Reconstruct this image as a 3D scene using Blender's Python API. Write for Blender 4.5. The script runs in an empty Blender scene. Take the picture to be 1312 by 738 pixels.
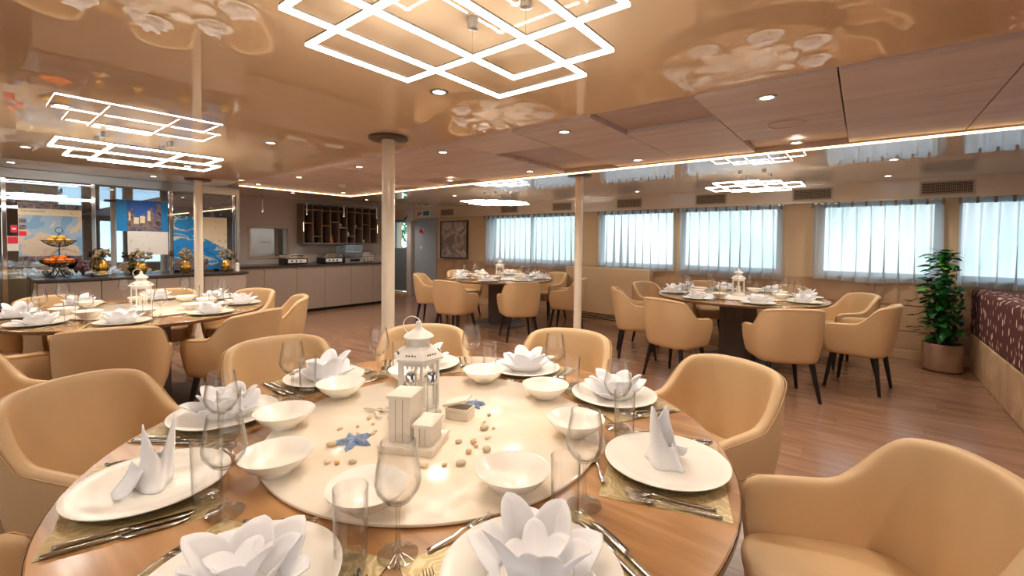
import bpy, bmesh, math, random
from mathutils import Vector, Matrix
random.seed(7)
PI = math.pi
S = bpy.context.scene
C = S.collection

# ------------------------------------------------------------------ camera
cam_d = bpy.data.cameras.new('camera'); cam = bpy.data.objects.new('camera', cam_d); C.objects.link(cam)
F, YAW, PITCH, ROLL, CY = 564.79, math.radians(38.58), math.radians(1.709), math.radians(0.6154), 327.45
fw = Vector((-math.sin(YAW)*math.cos(PITCH), math.cos(YAW)*math.cos(PITCH), -math.sin(PITCH)))
rt0 = Vector((math.cos(YAW), math.sin(YAW), 0)); up0 = rt0.cross(fw)
rt = math.cos(ROLL)*rt0+math.sin(ROLL)*up0; up = -math.sin(ROLL)*rt0+math.cos(ROLL)*up0
m = Matrix(((rt.x, up.x, -fw.x, 0), (rt.y, up.y, -fw.y, 0), (rt.z, up.z, -fw.z, 1.35), (0, 0, 0, 1)))
cam.matrix_world = m
cam_d.sensor_width = 36; cam_d.lens = F/1312*36
cam_d.shift_y = -(369-CY)/1312
cam_d.clip_start = 0.02; cam_d.clip_end = 200
S.camera = cam

# ------------------------------------------------------------------ world, exposure
S.view_settings.view_transform = 'Standard'; S.view_settings.look = 'None'
S.view_settings.gamma = 1; S.view_settings.use_curve_mapping = False
S.view_settings.exposure = 0.95
W = bpy.data.worlds.new('sky'); S.world = W; W.use_nodes = True
nt = W.node_tree; nt.nodes.clear()
wo = nt.nodes.new('ShaderNodeOutputWorld'); bg = nt.nodes.new('ShaderNodeBackground')
tc = nt.nodes.new('ShaderNodeTexCoord'); sx = nt.nodes.new('ShaderNodeSeparateXYZ'); rp = nt.nodes.new('ShaderNodeValToRGB')
nt.links.new(tc.outputs['Generated'], sx.inputs[0]); nt.links.new(sx.outputs['Z'], rp.inputs[0])
nzw = nt.nodes.new('ShaderNodeTexNoise'); nzw.inputs['Scale'].default_value = 7.0; nzw.inputs['Detail'].default_value = 5; nt.links.new(tc.outputs['Generated'], nzw.inputs['Vector'])
rw2 = nt.nodes.new('ShaderNodeValToRGB'); rw2.color_ramp.elements[0].position = 0.42; rw2.color_ramp.elements[0].color = (0.66, 0.82, 0.74, 1); rw2.color_ramp.elements[1].position = 0.58; rw2.color_ramp.elements[1].color = (1, 1, 1, 1); nt.links.new(nzw.outputs['Fac'], rw2.inputs[0])
lo_ = nt.nodes.new('ShaderNodeMapRange'); lo_.inputs['From Min'].default_value = 0.02; lo_.inputs['From Max'].default_value = 0.16; lo_.inputs['To Min'].default_value = 0.8; lo_.inputs['To Max'].default_value = 0.0; nt.links.new(sx.outputs['Z'], lo_.inputs[0])
mxw = nt.nodes.new('ShaderNodeMixRGB'); mxw.blend_type = 'MULTIPLY'; nt.links.new(lo_.outputs[0], mxw.inputs[0]); nt.links.new(rp.outputs[0], mxw.inputs[1]); nt.links.new(rw2.outputs[0], mxw.inputs[2])
rp.color_ramp.elements[0].position = 0.0; rp.color_ramp.elements[0].color = (0.86, 0.95, 1.0, 1)
rp.color_ramp.elements[1].position = 0.6; rp.color_ramp.elements[1].color = (0.55, 0.76, 1.0, 1)
nt.links.new(mxw.outputs[0], bg.inputs[0]); bg.inputs[1].default_value = 1.9
nt.links.new(bg.outputs[0], wo.inputs[0])
SPOT_W, STRIP_E, PEND_E, LENS_E = 20.0, 4.5, 10.0, 8.0
WARM = (1.0, 0.92, 0.80)

# ------------------------------------------------------------------ materials
MATS = {}
def lin(c): return tuple((x/255/12.92 if x/255 <= 0.04045 else ((x/255+0.055)/1.055)**2.4) for x in c)+(1,)
class NT:
    def __init__(s, name):
        s.m = bpy.data.materials.new(name); s.m.use_nodes = True; s.t = s.m.node_tree; s.t.nodes.clear()
        s.out = s.n('ShaderNodeOutputMaterial'); MATS[name] = s.m
    def n(s, t, **k):
        o = s.t.nodes.new(t)
        for a, b in k.items():
            if a[0] == '_': setattr(o, a[1:], b)
            else: o.inputs[a.replace('__', ' ')].default_value = b
        return o
    def l(s, a, b): s.t.links.new(a, b)
def pm(name, col, rough=0.5, metal=0.0, spec=0.5, coat=0.0, coat_r=0.03, cior=1.5, var=0.0, scale=8.0, stretch=(1, 1, 1), bump=0.0, bscale=None, dist=0.0, emit=None, es=0, sheen=0.0, trans=0.0, ior=1.45, col2=None, detail=6, sharp=(0.3, 0.7)):
    s = NT(name); b = s.n('ShaderNodeBsdfPrincipled')
    s.l(b.outputs[0], s.out.inputs[0])
    c = lin(col)
    b.inputs['Base Color'].default_value = c; b.inputs['Roughness'].default_value = rough; b.inputs['Metallic'].default_value = metal
    b.inputs['Specular IOR Level'].default_value = spec; b.inputs['Coat Weight'].default_value = coat; b.inputs['Coat Roughness'].default_value = coat_r
    b.inputs['Sheen Weight'].default_value = sheen; b.inputs['Coat IOR'].default_value = cior; b.inputs['Transmission Weight'].default_value = trans; b.inputs['IOR'].default_value = ior
    if emit: b.inputs['Emission Color'].default_value = lin(emit); b.inputs['Emission Strength'].default_value = es
    if var or bump or col2:
        t = s.n('ShaderNodeTexCoord'); mp = s.n('ShaderNodeMapping'); mp.inputs['Scale'].default_value = stretch
        s.l(t.outputs['Object'], mp.inputs[0])
        nz = s.n('ShaderNodeTexNoise', Scale=scale, Detail=detail, Distortion=dist); s.l(mp.outputs[0], nz.inputs['Vector'])
        if var or col2:
            r = s.n('ShaderNodeValToRGB'); r.color_ramp.elements[0].position = sharp[0]; r.color_ramp.elements[1].position = sharp[1]
            c2 = lin(col2) if col2 else tuple(x*(1-var) for x in c[:3])+(1,)
            c1 = c if col2 else tuple(min(1, x*(1+var)) for x in c[:3])+(1,)
            r.color_ramp.elements[0].color = c2; r.color_ramp.elements[1].color = c1
            s.l(nz.outputs['Fac'], r.inputs[0]); s.l(r.outputs[0], b.inputs['Base Color'])
        if bump:
            nb = nz
            if bscale: nb = s.n('ShaderNodeTexNoise', Scale=bscale, Detail=3); s.l(mp.outputs[0], nb.inputs['Vector'])
            bp = s.n('ShaderNodeBump', Strength=bump, Distance=0.01); s.l(nb.outputs['Fac'], bp.inputs['Height']); s.l(bp.outputs[0], b.inputs['Normal'])
    return s.m
def wood(name, c1, c2, axis='x', scale=3.0, rough=0.35, coat=0.0, rnd=0.12, bump=0.05, coord='Object'):
    s = NT(name); b = s.n('ShaderNodeBsdfPrincipled', Roughness=rough); b.inputs['Coat Weight'].default_value = coat; b.inputs['Coat Roughness'].default_value = 0.16
    s.l(b.outputs[0], s.out.inputs[0])
    t = s.n('ShaderNodeTexCoord'); mp = s.n('ShaderNodeMapping'); mp.inputs['Scale'].default_value = (0.12, 1, 1) if axis == 'x' else (1, 0.12, 1)
    oi = s.n('ShaderNodeObjectInfo'); add = s.n('ShaderNodeVectorMath', _operation='ADD'); 
    mul = s.n('ShaderNodeMath', _operation='MULTIPLY'); mul.inputs[1].default_value = 37.0
    s.l(oi.outputs['Random'], mul.inputs[0]); s.l(t.outputs[coord], add.inputs[0]); s.l(mul.outputs[0], add.inputs[1]); s.l(add.outputs[0], mp.inputs[0])
    n1 = s.n('ShaderNodeTexNoise', Scale=scale*5, Detail=8, Distortion=0.6); s.l(mp.outputs[0], n1.inputs['Vector'])
    r = s.n('ShaderNodeValToRGB'); r.color_ramp.elements[0].position = 0.3; r.color_ramp.elements[1].position = 0.72
    r.color_ramp.elements[0].color = lin(c1); r.color_ramp.elements[1].color = lin(c2); s.l(n1.outputs['Fac'], r.inputs[0])
    hs = s.n('ShaderNodeHueSaturation'); ma = s.n('ShaderNodeMapRange'); ma.inputs['To Min'].default_value = 1-rnd; ma.inputs['To Max'].default_value = 1+rnd
    s.l(oi.outputs['Random'], ma.inputs[0]); s.l(ma.outputs[0], hs.inputs['Value']); s.l(r.outputs[0], hs.inputs['Color']); s.l(hs.outputs[0], b.inputs['Base Color'])
    bp = s.n('ShaderNodeBump', Strength=bump, Distance=0.01); s.l(n1.outputs['Fac'], bp.inputs['Height']); s.l(bp.outputs[0], b.inputs['Normal'])
    return s.m
def emis(name, col, e):
    s = NT(name); em = s.n('ShaderNodeEmission', Strength=e); em.inputs[0].default_value = tuple(col)+(1,) if len(col) == 3 else col
    s.l(em.outputs[0], s.out.inputs[0]); return s.m
def glassy(name, tint=(1, 1, 1), base=0.03, rough=0.0, power=0.85, ex=4.5):
    s = NT(name); tr = s.n('ShaderNodeBsdfTransparent'); 
    cr = s.n('ShaderNodeMixRGB'); cr.inputs[1].default_value = tuple(tint)+(1,); cr.inputs[2].default_value = (0.55, 0.53, 0.50, 1); s.l(cr.outputs[0], tr.inputs[0])
    gl = s.n('ShaderNodeBsdfGlossy', Roughness=rough); lw = s.n('ShaderNodeLayerWeight', Blend=0.5)
    pw = s.n('ShaderNodeMath', _operation='POWER'); pw.inputs[1].default_value = ex; s.l(lw.outputs['Facing'], pw.inputs[0]); s.l(pw.outputs[0], cr.inputs[0])
    mr = s.n('ShaderNodeMapRange'); mr.inputs['To Min'].default_value = base; mr.inputs['To Max'].default_value = power; mx = s.n('ShaderNodeMixShader')
    s.l(pw.outputs[0], mr.inputs[0]); s.l(mr.outputs[0], mx.inputs[0]); s.l(tr.outputs[0], mx.inputs[1]); s.l(gl.outputs[0], mx.inputs[2]); s.l(mx.outputs[0], s.out.inputs[0]); return s.m

wood('floor_wood', (128, 92, 70), (158, 120, 95), 'x', 3.0, 0.27, 0.35, 0.05, 0.05)
wood('table_wood', (146, 100, 60), (206, 156, 104), 'x', 2.6, 0.24, 0.3, 0.03, 0.02)
pm('table_rim', (112, 84, 68), 0.35); pm('pedestal_grey', (92, 82, 76), 0.5)
pm('susan_glass', (252, 240, 222), 0.12, col2=(246, 228, 204), scale=2.2, dist=1.6, sharp=(0.35, 0.6))
pm('leather', (208, 173, 129), 0.42, var=0.04, scale=3, bump=0.08, bscale=420)
pm('leather_piping', (196, 156, 110), 0.4); pm('leg_dark', (26, 20, 20), 0.35)
pm('china', (250, 244, 234), 0.24, coat=0.15); pm('linen', (250, 249, 252), 0.85, bump=0.04, bscale=300, sheen=0.2)
pm('steel', (205, 198, 190), 0.16, 1.0); pm('chrome', (225, 225, 228), 0.06, 1.0); pm('steel_brushed', (176, 174, 172), 0.3, 1.0)
pm('white_metal', (242, 236, 228), 0.45); pm('white_wood', (240, 230, 216), 0.6, var=0.04, scale=9, stretch=(1, 1, 6), bump=0.1)
glassy('glass', base=0.045, ex=3.4); glassy('glass_thick', (0.97, 0.98, 0.97), 0.10, 0.0, 0.9, 2.6); glassy('window_glass', (0.96, 0.99, 0.99), 0.02)
pm('candle_wax', (255, 246, 226), 0.5, emit=(255, 220, 170), es=0.0)
pm('ceiling_gloss', (232, 206, 172), 0.7, spec=0.1, coat=1.0, coat_r=0.0, cior=2.1)
pm('ceiling_gloss_outer', (220, 202, 184), 0.7, spec=0.1, coat=1.0, coat_r=0.0, cior=2.1)
wood('ceiling_panel_light', (204, 190, 188), (226, 214, 210), 'x', 2.2, 0.5, 0.0, 0.05, 0.02)
wood('ceiling_panel_dark', (176, 158, 154), (196, 178, 172), 'x', 2.2, 0.5, 0.0, 0.05, 0.02)
pm('bulkhead', (222, 204, 184), 0.2, coat=0.8, coat_r=0.04); pm('wall_tan', (206, 176, 140), 0.55, var=0.02, scale=2)
pm('wall_cool_lit', (158, 164, 174), 0.5); pm('wall_grey', (196, 186, 180), 0.6, var=0.02, scale=2); pm('wall_plain', (196, 186, 174), 0.6); pm('wall_panel', (196, 160, 124), 0.5, col2=(172, 134, 100), scale=2.4, dist=0.8, bump=0.03)
pm('skirting', (200, 166, 130), 0.45); pm('frame_white', (214, 222, 226), 0.4); pm('frame_dark', (58, 52, 52), 0.4)
pm('cabinet', (164, 147, 134), 0.45, var=0.02); pm('cabinet_gap', (40, 34, 30), 0.8); pm('counter_dark', (66, 54, 50), 0.22, var=0.2, scale=30)
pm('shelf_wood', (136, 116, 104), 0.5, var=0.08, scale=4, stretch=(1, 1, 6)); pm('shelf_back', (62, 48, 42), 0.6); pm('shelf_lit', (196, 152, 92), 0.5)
pm('mirror', (164, 180, 198), 0.015, 1.0); pm('column_white', (236, 222, 200), 0.3, coat=0.3); pm('column_collar', (86, 68, 58), 0.3)
pm('gold', (222, 178, 88), 0.18, 1.0, bump=0.0); pm('black_iron', (26, 26, 30), 0.45, 0.3); pm('orange_peel', (240, 126, 20), 0.45, bump=0.25, bscale=160); pm('apple_yellow', (226, 176, 60), 0.4)
pm('dried_flower', (178, 156, 124), 0.8, col2=(110, 96, 74), scale=20); pm('dried_pink', (130, 92, 100), 0.85, col2=(86, 58, 66), scale=20)
pm('star_blue', (128, 150, 190), 0.8, col2=(176, 194, 220), scale=70, bump=0.7, bscale=180)
for i, c in enumerate([(226, 200, 162), (212, 172, 126), (240, 224, 196), (204, 188, 160)]): pm('pebble_%d' % i, c, 0.45, var=0.12, scale=60)
pm('coral_white', (236, 226, 214), 0.8, bump=0.4, bscale=120)
pm('pot_brown', (150, 116, 92), 0.7, bump=0.2, bscale=90); pm('soil', (40, 28, 22), 0.9); pm('leaf_green', (44, 112, 44), 0.3, col2=(24, 76, 34), scale=6); pm('leaf_light', (96, 168, 52), 0.3); pm('bark', (86, 64, 44), 0.8)
pm('sofa_base', (216, 186, 148), 0.6, col2=(178, 140, 108), scale=3, dist=1.0); pm('sofa_seat', (92, 56, 50), 0.7, bump=0.2, bscale=80)
pm('plastic_white', (232, 232, 230), 0.35); pm('plastic_red', (190, 26, 34), 0.35); pm('sign_teal', (60, 132, 140), 0.5); pm('vent_dark', (36, 30, 26), 0.7); pm('vent_frame', (196, 176, 156), 0.35)
pm('black_plastic', (22, 22, 24), 0.35); pm('door_grey', (112, 116, 122), 0.4); pm('glaze', (238, 234, 228), 0.2, coat=0.4); pm('leafage', (72, 150, 84), 0.7, col2=(30, 92, 60), scale=1.6); pm('water', (60, 120, 130), 0.08)
pm('poster_blue', (26, 128, 196), 0.35); pm('poster_white', (226, 222, 214), 0.35); pm('ink', (52, 50, 60), 0.5); pm('pinkred', (214, 44, 74), 0.4)
pm('wicker', (116, 84, 58), 0.7, bump=0.4, bscale=60); pm('amber', (206, 120, 30), 0.15, coat=0.6)
emis('led_pendant', (1.0, 0.92, 0.80), PEND_E); emis('led_strip', (1.0, 0.60, 0.28), STRIP_E); emis('lamp_lens', (1.0, 0.86, 0.66), LENS_E); emis('shelf_led', (1.0, 0.72, 0.36), 3.0)

def mk_placemat():
    s = NT('placemat'); b = s.n('ShaderNodeBsdfPrincipled', Roughness=0.4, Metallic=0.35); s.l(b.outputs[0], s.out.inputs[0])
    t = s.n('ShaderNodeTexCoord'); nz = s.n('ShaderNodeTexNoise', Scale=9.0, Detail=2); s.l(t.outputs['Object'], nz.inputs['Vector'])
    mx = s.n('ShaderNodeMixRGB'); mx.inputs[0].default_value = 0.3; s.l(t.outputs['Object'], mx.inputs[1]); s.l(nz.outputs['Color'], mx.inputs[2])
    w = s.n('ShaderNodeTexWave', Scale=14.0, Distortion=14.0, Detail=2.0); s.l(mx.outputs[0], w.inputs['Vector'])
    r = s.n('ShaderNodeValToRGB'); r.color_ramp.elements[0].position = 0.55; r.color_ramp.elements[1].position = 0.95
    r.color_ramp.elements[0].color = lin((184, 160, 112)); r.color_ramp.elements[1].color = lin((206, 186, 142)); s.l(w.outputs['Fac'], r.inputs[0]); s.l(r.outputs[0], b.inputs['Base Color'])
    bp = s.n('ShaderNodeBump', Strength=0.2, Distance=0.001); s.l(w.outputs['Fac'], bp.inputs['Height']); s.l(bp.outputs[0], b.inputs['Normal'])
mk_placemat()
def mk_curtain():
    s = NT('sheer'); d = s.n('ShaderNodeBsdfDiffuse'); d.inputs[0].default_value = lin((216, 206, 198)); tl = s.n('ShaderNodeBsdfTranslucent'); tl.inputs[0].default_value = lin((200, 212, 218))
    tr = s.n('ShaderNodeBsdfTransparent'); a = s.n('ShaderNodeMixShader'); a.inputs[0].default_value = 0.55; b = s.n('ShaderNodeMixShader')
    lw = s.n('ShaderNodeLayerWeight', Blend=0.5); mr = s.n('ShaderNodeMapRange'); mr.inputs['To Min'].default_value = 0.26; mr.inputs['To Max'].default_value = 0.0
    s.l(lw.outputs['Facing'], mr.inputs[0]); s.l(mr.outputs[0], b.inputs[0])
    s.l(d.outputs[0], a.inputs[1]); s.l(tl.outputs[0], a.inputs[2]); s.l(a.outputs[0], b.inputs[1]); s.l(tr.outputs[0], b.inputs[2]); s.l(b.outputs[0], s.out.inputs[0])
mk_curtain()
def mk_sofa():
    s = NT('sofa_fabric'); b = s.n('ShaderNodeBsdfPrincipled', Roughness=0.9); b.inputs['Specular IOR Level'].default_value = 0.15; s.l(b.outputs[0], s.out.inputs[0])
    t = s.n('ShaderNodeTexCoord'); mp = s.n('ShaderNodeMapping'); mp.inputs['Scale'].default_value = (18, 18, 10); s.l(t.outputs['Object'], mp.inputs[0])
    v = s.n('ShaderNodeTexVoronoi', Scale=1.0, Randomness=0.75); s.l(mp.outputs[0], v.inputs['Vector'])
    mp2 = s.n('ShaderNodeMapping'); mp2.inputs['Scale'].default_value = (60, 60, 10); s.l(t.outputs['Object'], mp2.inputs[0]); nz = s.n('ShaderNodeTexNoise', Scale=1.0, Detail=2); s.l(mp2.outputs[0], nz.inputs['Vector'])
    ad = s.n('ShaderNodeMath', _operation='MULTIPLY_ADD'); ad.inputs[1].default_value = 0.55; s.l(nz.outputs['Fac'], ad.inputs[0]); s.l(v.outputs['Distance'], ad.inputs[2])
    r = s.n('ShaderNodeValToRGB'); r.color_ramp.elements[0].position = 0.56; r.color_ramp.elements[1].position = 0.61
    r.color_ramp.elements[0].color = lin((226, 196, 176)); r.color_ramp.elements[1].color = lin((92, 54, 52)); s.l(ad.outputs[0], r.inputs[0]); s.l(r.outputs[0], b.inputs['Base Color'])
mk_sofa()
def mk_ramp(name, stops, scale=2.0, detail=4, dist=0.5, rough=0.4, seed=0.0, stretch=(1, 1, 1), interp='CONSTANT'):
    s = NT(name); b = s.n('ShaderNodeBsdfPrincipled', Roughness=rough); s.l(b.outputs[0], s.out.inputs[0])
    t = s.n('ShaderNodeTexCoord'); mp = s.n('ShaderNodeMapping'); mp.inputs['Location'].default_value = (seed, seed*2, seed*3); mp.inputs['Scale'].default_value = stretch; s.l(t.outputs['Object'], mp.inputs[0])
    nz = s.n('ShaderNodeTexNoise', Scale=scale, Detail=detail, Distortion=dist); s.l(mp.outputs[0], nz.inputs['Vector'])
    r = s.n('ShaderNodeValToRGB'); r.color_ramp.interpolation = interp
    while len(r.color_ramp.elements) < len(stops): r.color_ramp.elements.new(0.5)
    for e, (p, c) in zip(r.color_ramp.elements, stops): e.position = p; e.color = lin(c)
    s.l(nz.outputs['Fac'], r.inputs[0]); s.l(r.outputs[0], b.inputs['Base Color'])
mk_ramp('map_faded', [(0, (120, 160, 196)), (0.44, (150, 178, 204)), (0.52, (206, 190, 170)), (0.62, (196, 176, 156))], 3.5, 5, 0.8)
mk_ramp('map_sea', [(0, (20, 112, 190)), (0.40, (30, 134, 206)), (0.57, (214, 202, 168)), (0.62, (40, 140, 206)), (0.7, (196, 190, 160))], 5.0, 5, 0.8, seed=3, stretch=(1, 1, 2))
mk_ramp('map_land', [(0, (224, 212, 182)), (0.62, (212, 200, 168)), (0.66, (150, 136, 110)), (0.68, (224, 212, 182))], 14, 3, 0.4, seed=5)
mk_ramp('map_plan', [(0, (222, 220, 216)), (0.60, (222, 220, 216)), (0.63, (130, 130, 134)), (0.645, (222, 220, 216))], 9, 3, 0.4, seed=7)
mk_ramp('photo_dusk', [(0, (52, 46, 60)), (0.4, (96, 84, 92)), (0.52, (140, 122, 118)), (0.62, (70, 62, 84))], 16, 4, 0.4, seed=2, interp='LINEAR')
mk_ramp('photo_night_sky', [(0, (22, 60, 160)), (0.5, (30, 96, 190)), (0.8, (70, 60, 150))], 3, 2, 0.2, seed=2, interp='LINEAR')
mk_ramp('painting_canvas', [(0, (104, 92, 90)), (0.42, (146, 132, 126)), (0.55, (186, 170, 160)), (0.66, (212, 198, 186))], 5, 6, 1.2, seed=9, interp='LINEAR')

# ------------------------------------------------------------------ mesh helpers
class MB:
    def __init__(s): s.v = []; s.f = []
    def add(s, v, f):
        k = len(s.v); s.v += [tuple(p) for p in v]; s.f += [tuple(i+k for i in q) for q in f]; return s
    def box(s, x0, x1, y0, y1, z0, z1):
        v = [(x0, y0, z0), (x1, y0, z0), (x1, y1, z0), (x0, y1, z0), (x0, y0, z1), (x1, y0, z1), (x1, y1, z1), (x0, y1, z1)]
        return s.add(v, [(0, 3, 2, 1), (4, 5, 6, 7), (0, 1, 5, 4), (1, 2, 6, 5), (2, 3, 7, 6), (3, 0, 4, 7)])
    def lathe(s, prof, n=24, c=(0, 0, 0), close=False):
        v = []; f = []
        for r, z in prof:
            for i in range(n):
                a = 2*PI*i/n; v.append((c[0]+r*math.cos(a), c[1]+r*math.sin(a), c[2]+z))
        mrows = len(prof)
        for j in range(mrows-1):
            for i in range(n):
                a, b = j*n+i, j*n+(i+1) % n; f.append((a, b, b+n, a+n))
        if prof[0][0] > 1e-5 and close: f.append(tuple(range(n-1, -1, -1)))
        if prof[-1][0] > 1e-5 and close: f.append(tuple((mrows-1)*n+i for i in range(n)))
        return s.add(v, f)
    def tube(s, pts, r, n=8, cap=True, flat=1.0):
        pts = [Vector(p) for p in pts]; rr = r if isinstance(r, (list, tuple)) else [r]*len(pts)
        v = []; f = []; u = None
        for i, p in enumerate(pts):
            d = (pts[min(i+1, len(pts)-1)]-pts[max(i-1, 0)]).normalized()
            if u is None:
                u = d.cross(Vector((0, 0, 1)) if abs(d.z) < 0.9 else Vector((1, 0, 0))).normalized()
            else: u = (u-d*u.dot(d)).normalized()
            w = d.cross(u)
            for k in range(n):
                a = 2*PI*k/n; v.append(p+rr[i]*(math.cos(a)*u+math.sin(a)*w*flat))
        for i in range(len(pts)-1):
            for k in range(n):
                a, b = i*n+k, i*n+(k+1) % n; f.append((a, b, b+n, a+n))
        if cap: f.append(tuple(range(n-1, -1, -1))); f.append(tuple((len(pts)-1)*n+k for k in range(n)))
        return s.add(v, f)
    def prism(s, pts, z0, z1):
        n = len(pts); v = [(x, y, z0) for x, y in pts]+[(x, y, z1) for x, y in pts]
        return s.add(v, [tuple(range(n-1, -1, -1)), tuple(range(n, 2*n))]+[(i, (i+1) % n, n+(i+1) % n, n+i) for i in range(n)])
    def ball(s, c, r, n=10, m=7, sq=(1, 1, 1)):
        v = [(c[0], c[1], c[2]-r*sq[2])]; f = []
        for j in range(1, m):
            t = PI*j/m-PI/2
            for i in range(n):
                a = 2*PI*i/n; v.append((c[0]+r*sq[0]*math.cos(t)*math.cos(a), c[1]+r*sq[1]*math.cos(t)*math.sin(a), c[2]+r*sq[2]*math.sin(t)))
        v.append((c[0], c[1], c[2]+r*sq[2])); L = len(v)-1
        for i in range(n):
            f.append((0, 1+(i+1) % n, 1+i)); f.append((L, L-n+i, L-n+(i+1) % n))
            for j in range(m-2): a = 1+j*n+i; b = 1+j*n+(i+1) % n; f.append((a, b, b+n, a+n))
        return s.add(v, f)
    def mesh(s, name, mat, smooth=False):
        me = bpy.data.meshes.new(name); me.from_pydata(s.v, [], s.f); me.update()
        bm = bmesh.new(); bm.from_mesh(me); bmesh.ops.recalc_face_normals(bm, faces=bm.faces); bm.to_mesh(me); bm.free()
        if mat: me.materials.append(MATS[mat])
        if smooth: me.polygons.foreach_set('use_smooth', [True]*len(me.polygons))
        return me
    def obj(s, name, mat, parent=None, smooth=False, bevel=0, loc=None, auto=None, label=None):
        o = bpy.data.objects.new(name, s.mesh(name, mat, smooth)); C.objects.link(o)
        if parent: o.parent = parent
        if loc: o.location = loc
        if bevel: b = o.modifiers.new('b', 'BEVEL'); b.width = bevel; b.segments = 2; b.limit_method = 'ANGLE'
        if auto:
            for p in o.data.polygons: p.use_smooth = True
            o.data.set_sharp_from_angle(angle=math.radians(auto))
        if label: o['label'] = label
        return o
def tag(o, label=None, cat=None, group=None, kind=None):
    for k, v in (('label', label), ('category', cat), ('group', group), ('kind', kind)):
        if v: o[k] = v
    return o
def empty(name, loc=(0, 0, 0), rz=0): 
    o = bpy.data.objects.new(name, None); C.objects.link(o); o.location = loc; o.rotation_euler = (0, 0, rz); o.empty_display_size = 0.1; return o
def copy_tree(o, parent=None):
    c = o.copy(); C.objects.link(c)
    if parent: c.parent = parent
    for ch in o.children: copy_tree(ch, c)
    return c
def struct(name, mb, mat, **k): return tag(mb.obj(name, mat, **k), kind='structure')
def linkmesh(name, me, parent=None, loc=(0, 0, 0), rz=0, label=None):
    o = bpy.data.objects.new(name, me); C.objects.link(o); o.location = loc; o.rotation_euler = (0, 0, rz)
    if parent: o.parent = parent
    if label: o['label'] = label
    return o

# ------------------------------------------------------------------ setting: floor
XL, XR, YB, YF = -10.2, 5.2, -3.9, 7.1
fl = struct('floor', MB().box(XL, XR, YB, YF+0.1, -0.1, -0.004), 'cabinet_gap')
PW, PL = 0.19, 1.9
pme = MB().box(0.0008, PL-0.0008, 0.0008, PW-0.0008, -0.006, 0).mesh('plank', 'floor_wood')
rest = MB(); cnt = 0
ny = int((YF+0.1-YB)/PW)+1
for j in range(ny):
    y = YB+j*PW; off = (j*0.731) % 1.0*PL
    nx = int((XR-XL)/PL)+2
    for i in range(nx):
        x = XL-off+i*PL
        if x > XR: continue
        vis = (y > 1.0 and x+PL > -8.6+0.0 and x < 2.0 and y < 7.1) or (y > -0.4 and x+PL > -7.0 and x < -0.9 and y <= 1.0)
        if vis and cnt < 290:
            linkmesh('plank', pme, fl, (x, y, 0)); cnt += 1
        else: rest.box(x+0.0008, x+PL-0.0008, y+0.0008, y+PW-0.0008, -0.006, 0)
r = rest.obj('plank_field', 'floor_wood', fl); r['kind'] = 'stuff'

# ------------------------------------------------------------------ ceilings
ZC, ZO, YE, YS, XE = 2.09, 2.14, 2.28, 3.88, -6.4
ce = struct('ceiling', MB().box(XL, XR, YB, YE, ZC, ZC+0.25).box(XE, XR, YE, YS, ZC+0.04, ZC+0.25), 'ceiling_gloss')
struct('ceiling_outer', MB().box(XL, XR, YS, YF+0.3, ZO, ZO+0.2).box(XL, XE, YE, YS, ZO, ZO+0.2), 'ceiling_gloss_outer')
xs = [0.4715-0.5745*i for i in range(-8, 13)]
k = 0
for i in range(len(xs)-1):
    x1, x0 = xs[i], xs[i+1]; x0 = max(x0, XE); x1 = min(x1, XR)
    if x1-x0 < 0.05: continue
    idx = i-8    # 0 -> panel column just left of x=.4715
    yj = 2.77 if idx % 2 == 0 else 3.405
    for (a, b, short) in ((YE, yj, yj < 3), (yj, YS, yj > 3)):
        dark = {(1, False): 0, (1, True): 1, (2, True): 1, (4, False): 1}.get((idx, short), 0)
        if idx in (7, 9) and short: dark = 1
        z = ZC-0.018 if not dark else ZC+0.012
        MB().box(x0+0.003, x1-0.003, a+0.003, b-0.003, z, ZC+0.045).obj('ceiling_panel', 'ceiling_panel_dark' if dark else 'ceiling_panel_light', ce, bevel=0.002)
struct('trim_1', MB().box(XE-0.03, XR, YS-0.002, YS+0.03, ZC-0.03, ZO+0.01).box(XE-0.03, XE+0.0, YE, YS, ZC-0.03, ZO+0.01), 'bulkhead')
o = MB().box(XE-0.025, XR, YS+0.001, YS+0.022, ZC-0.041, ZC-0.03).box(XE-0.026, XE-0.004, YE+0.02, YS+0.001, ZC-0.041, ZC-0.03).obj('light_strip', 'led_strip')
tag(o, 'warm glowing light strip along the edge of the wood panelled ceiling', 'light strip')

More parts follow.
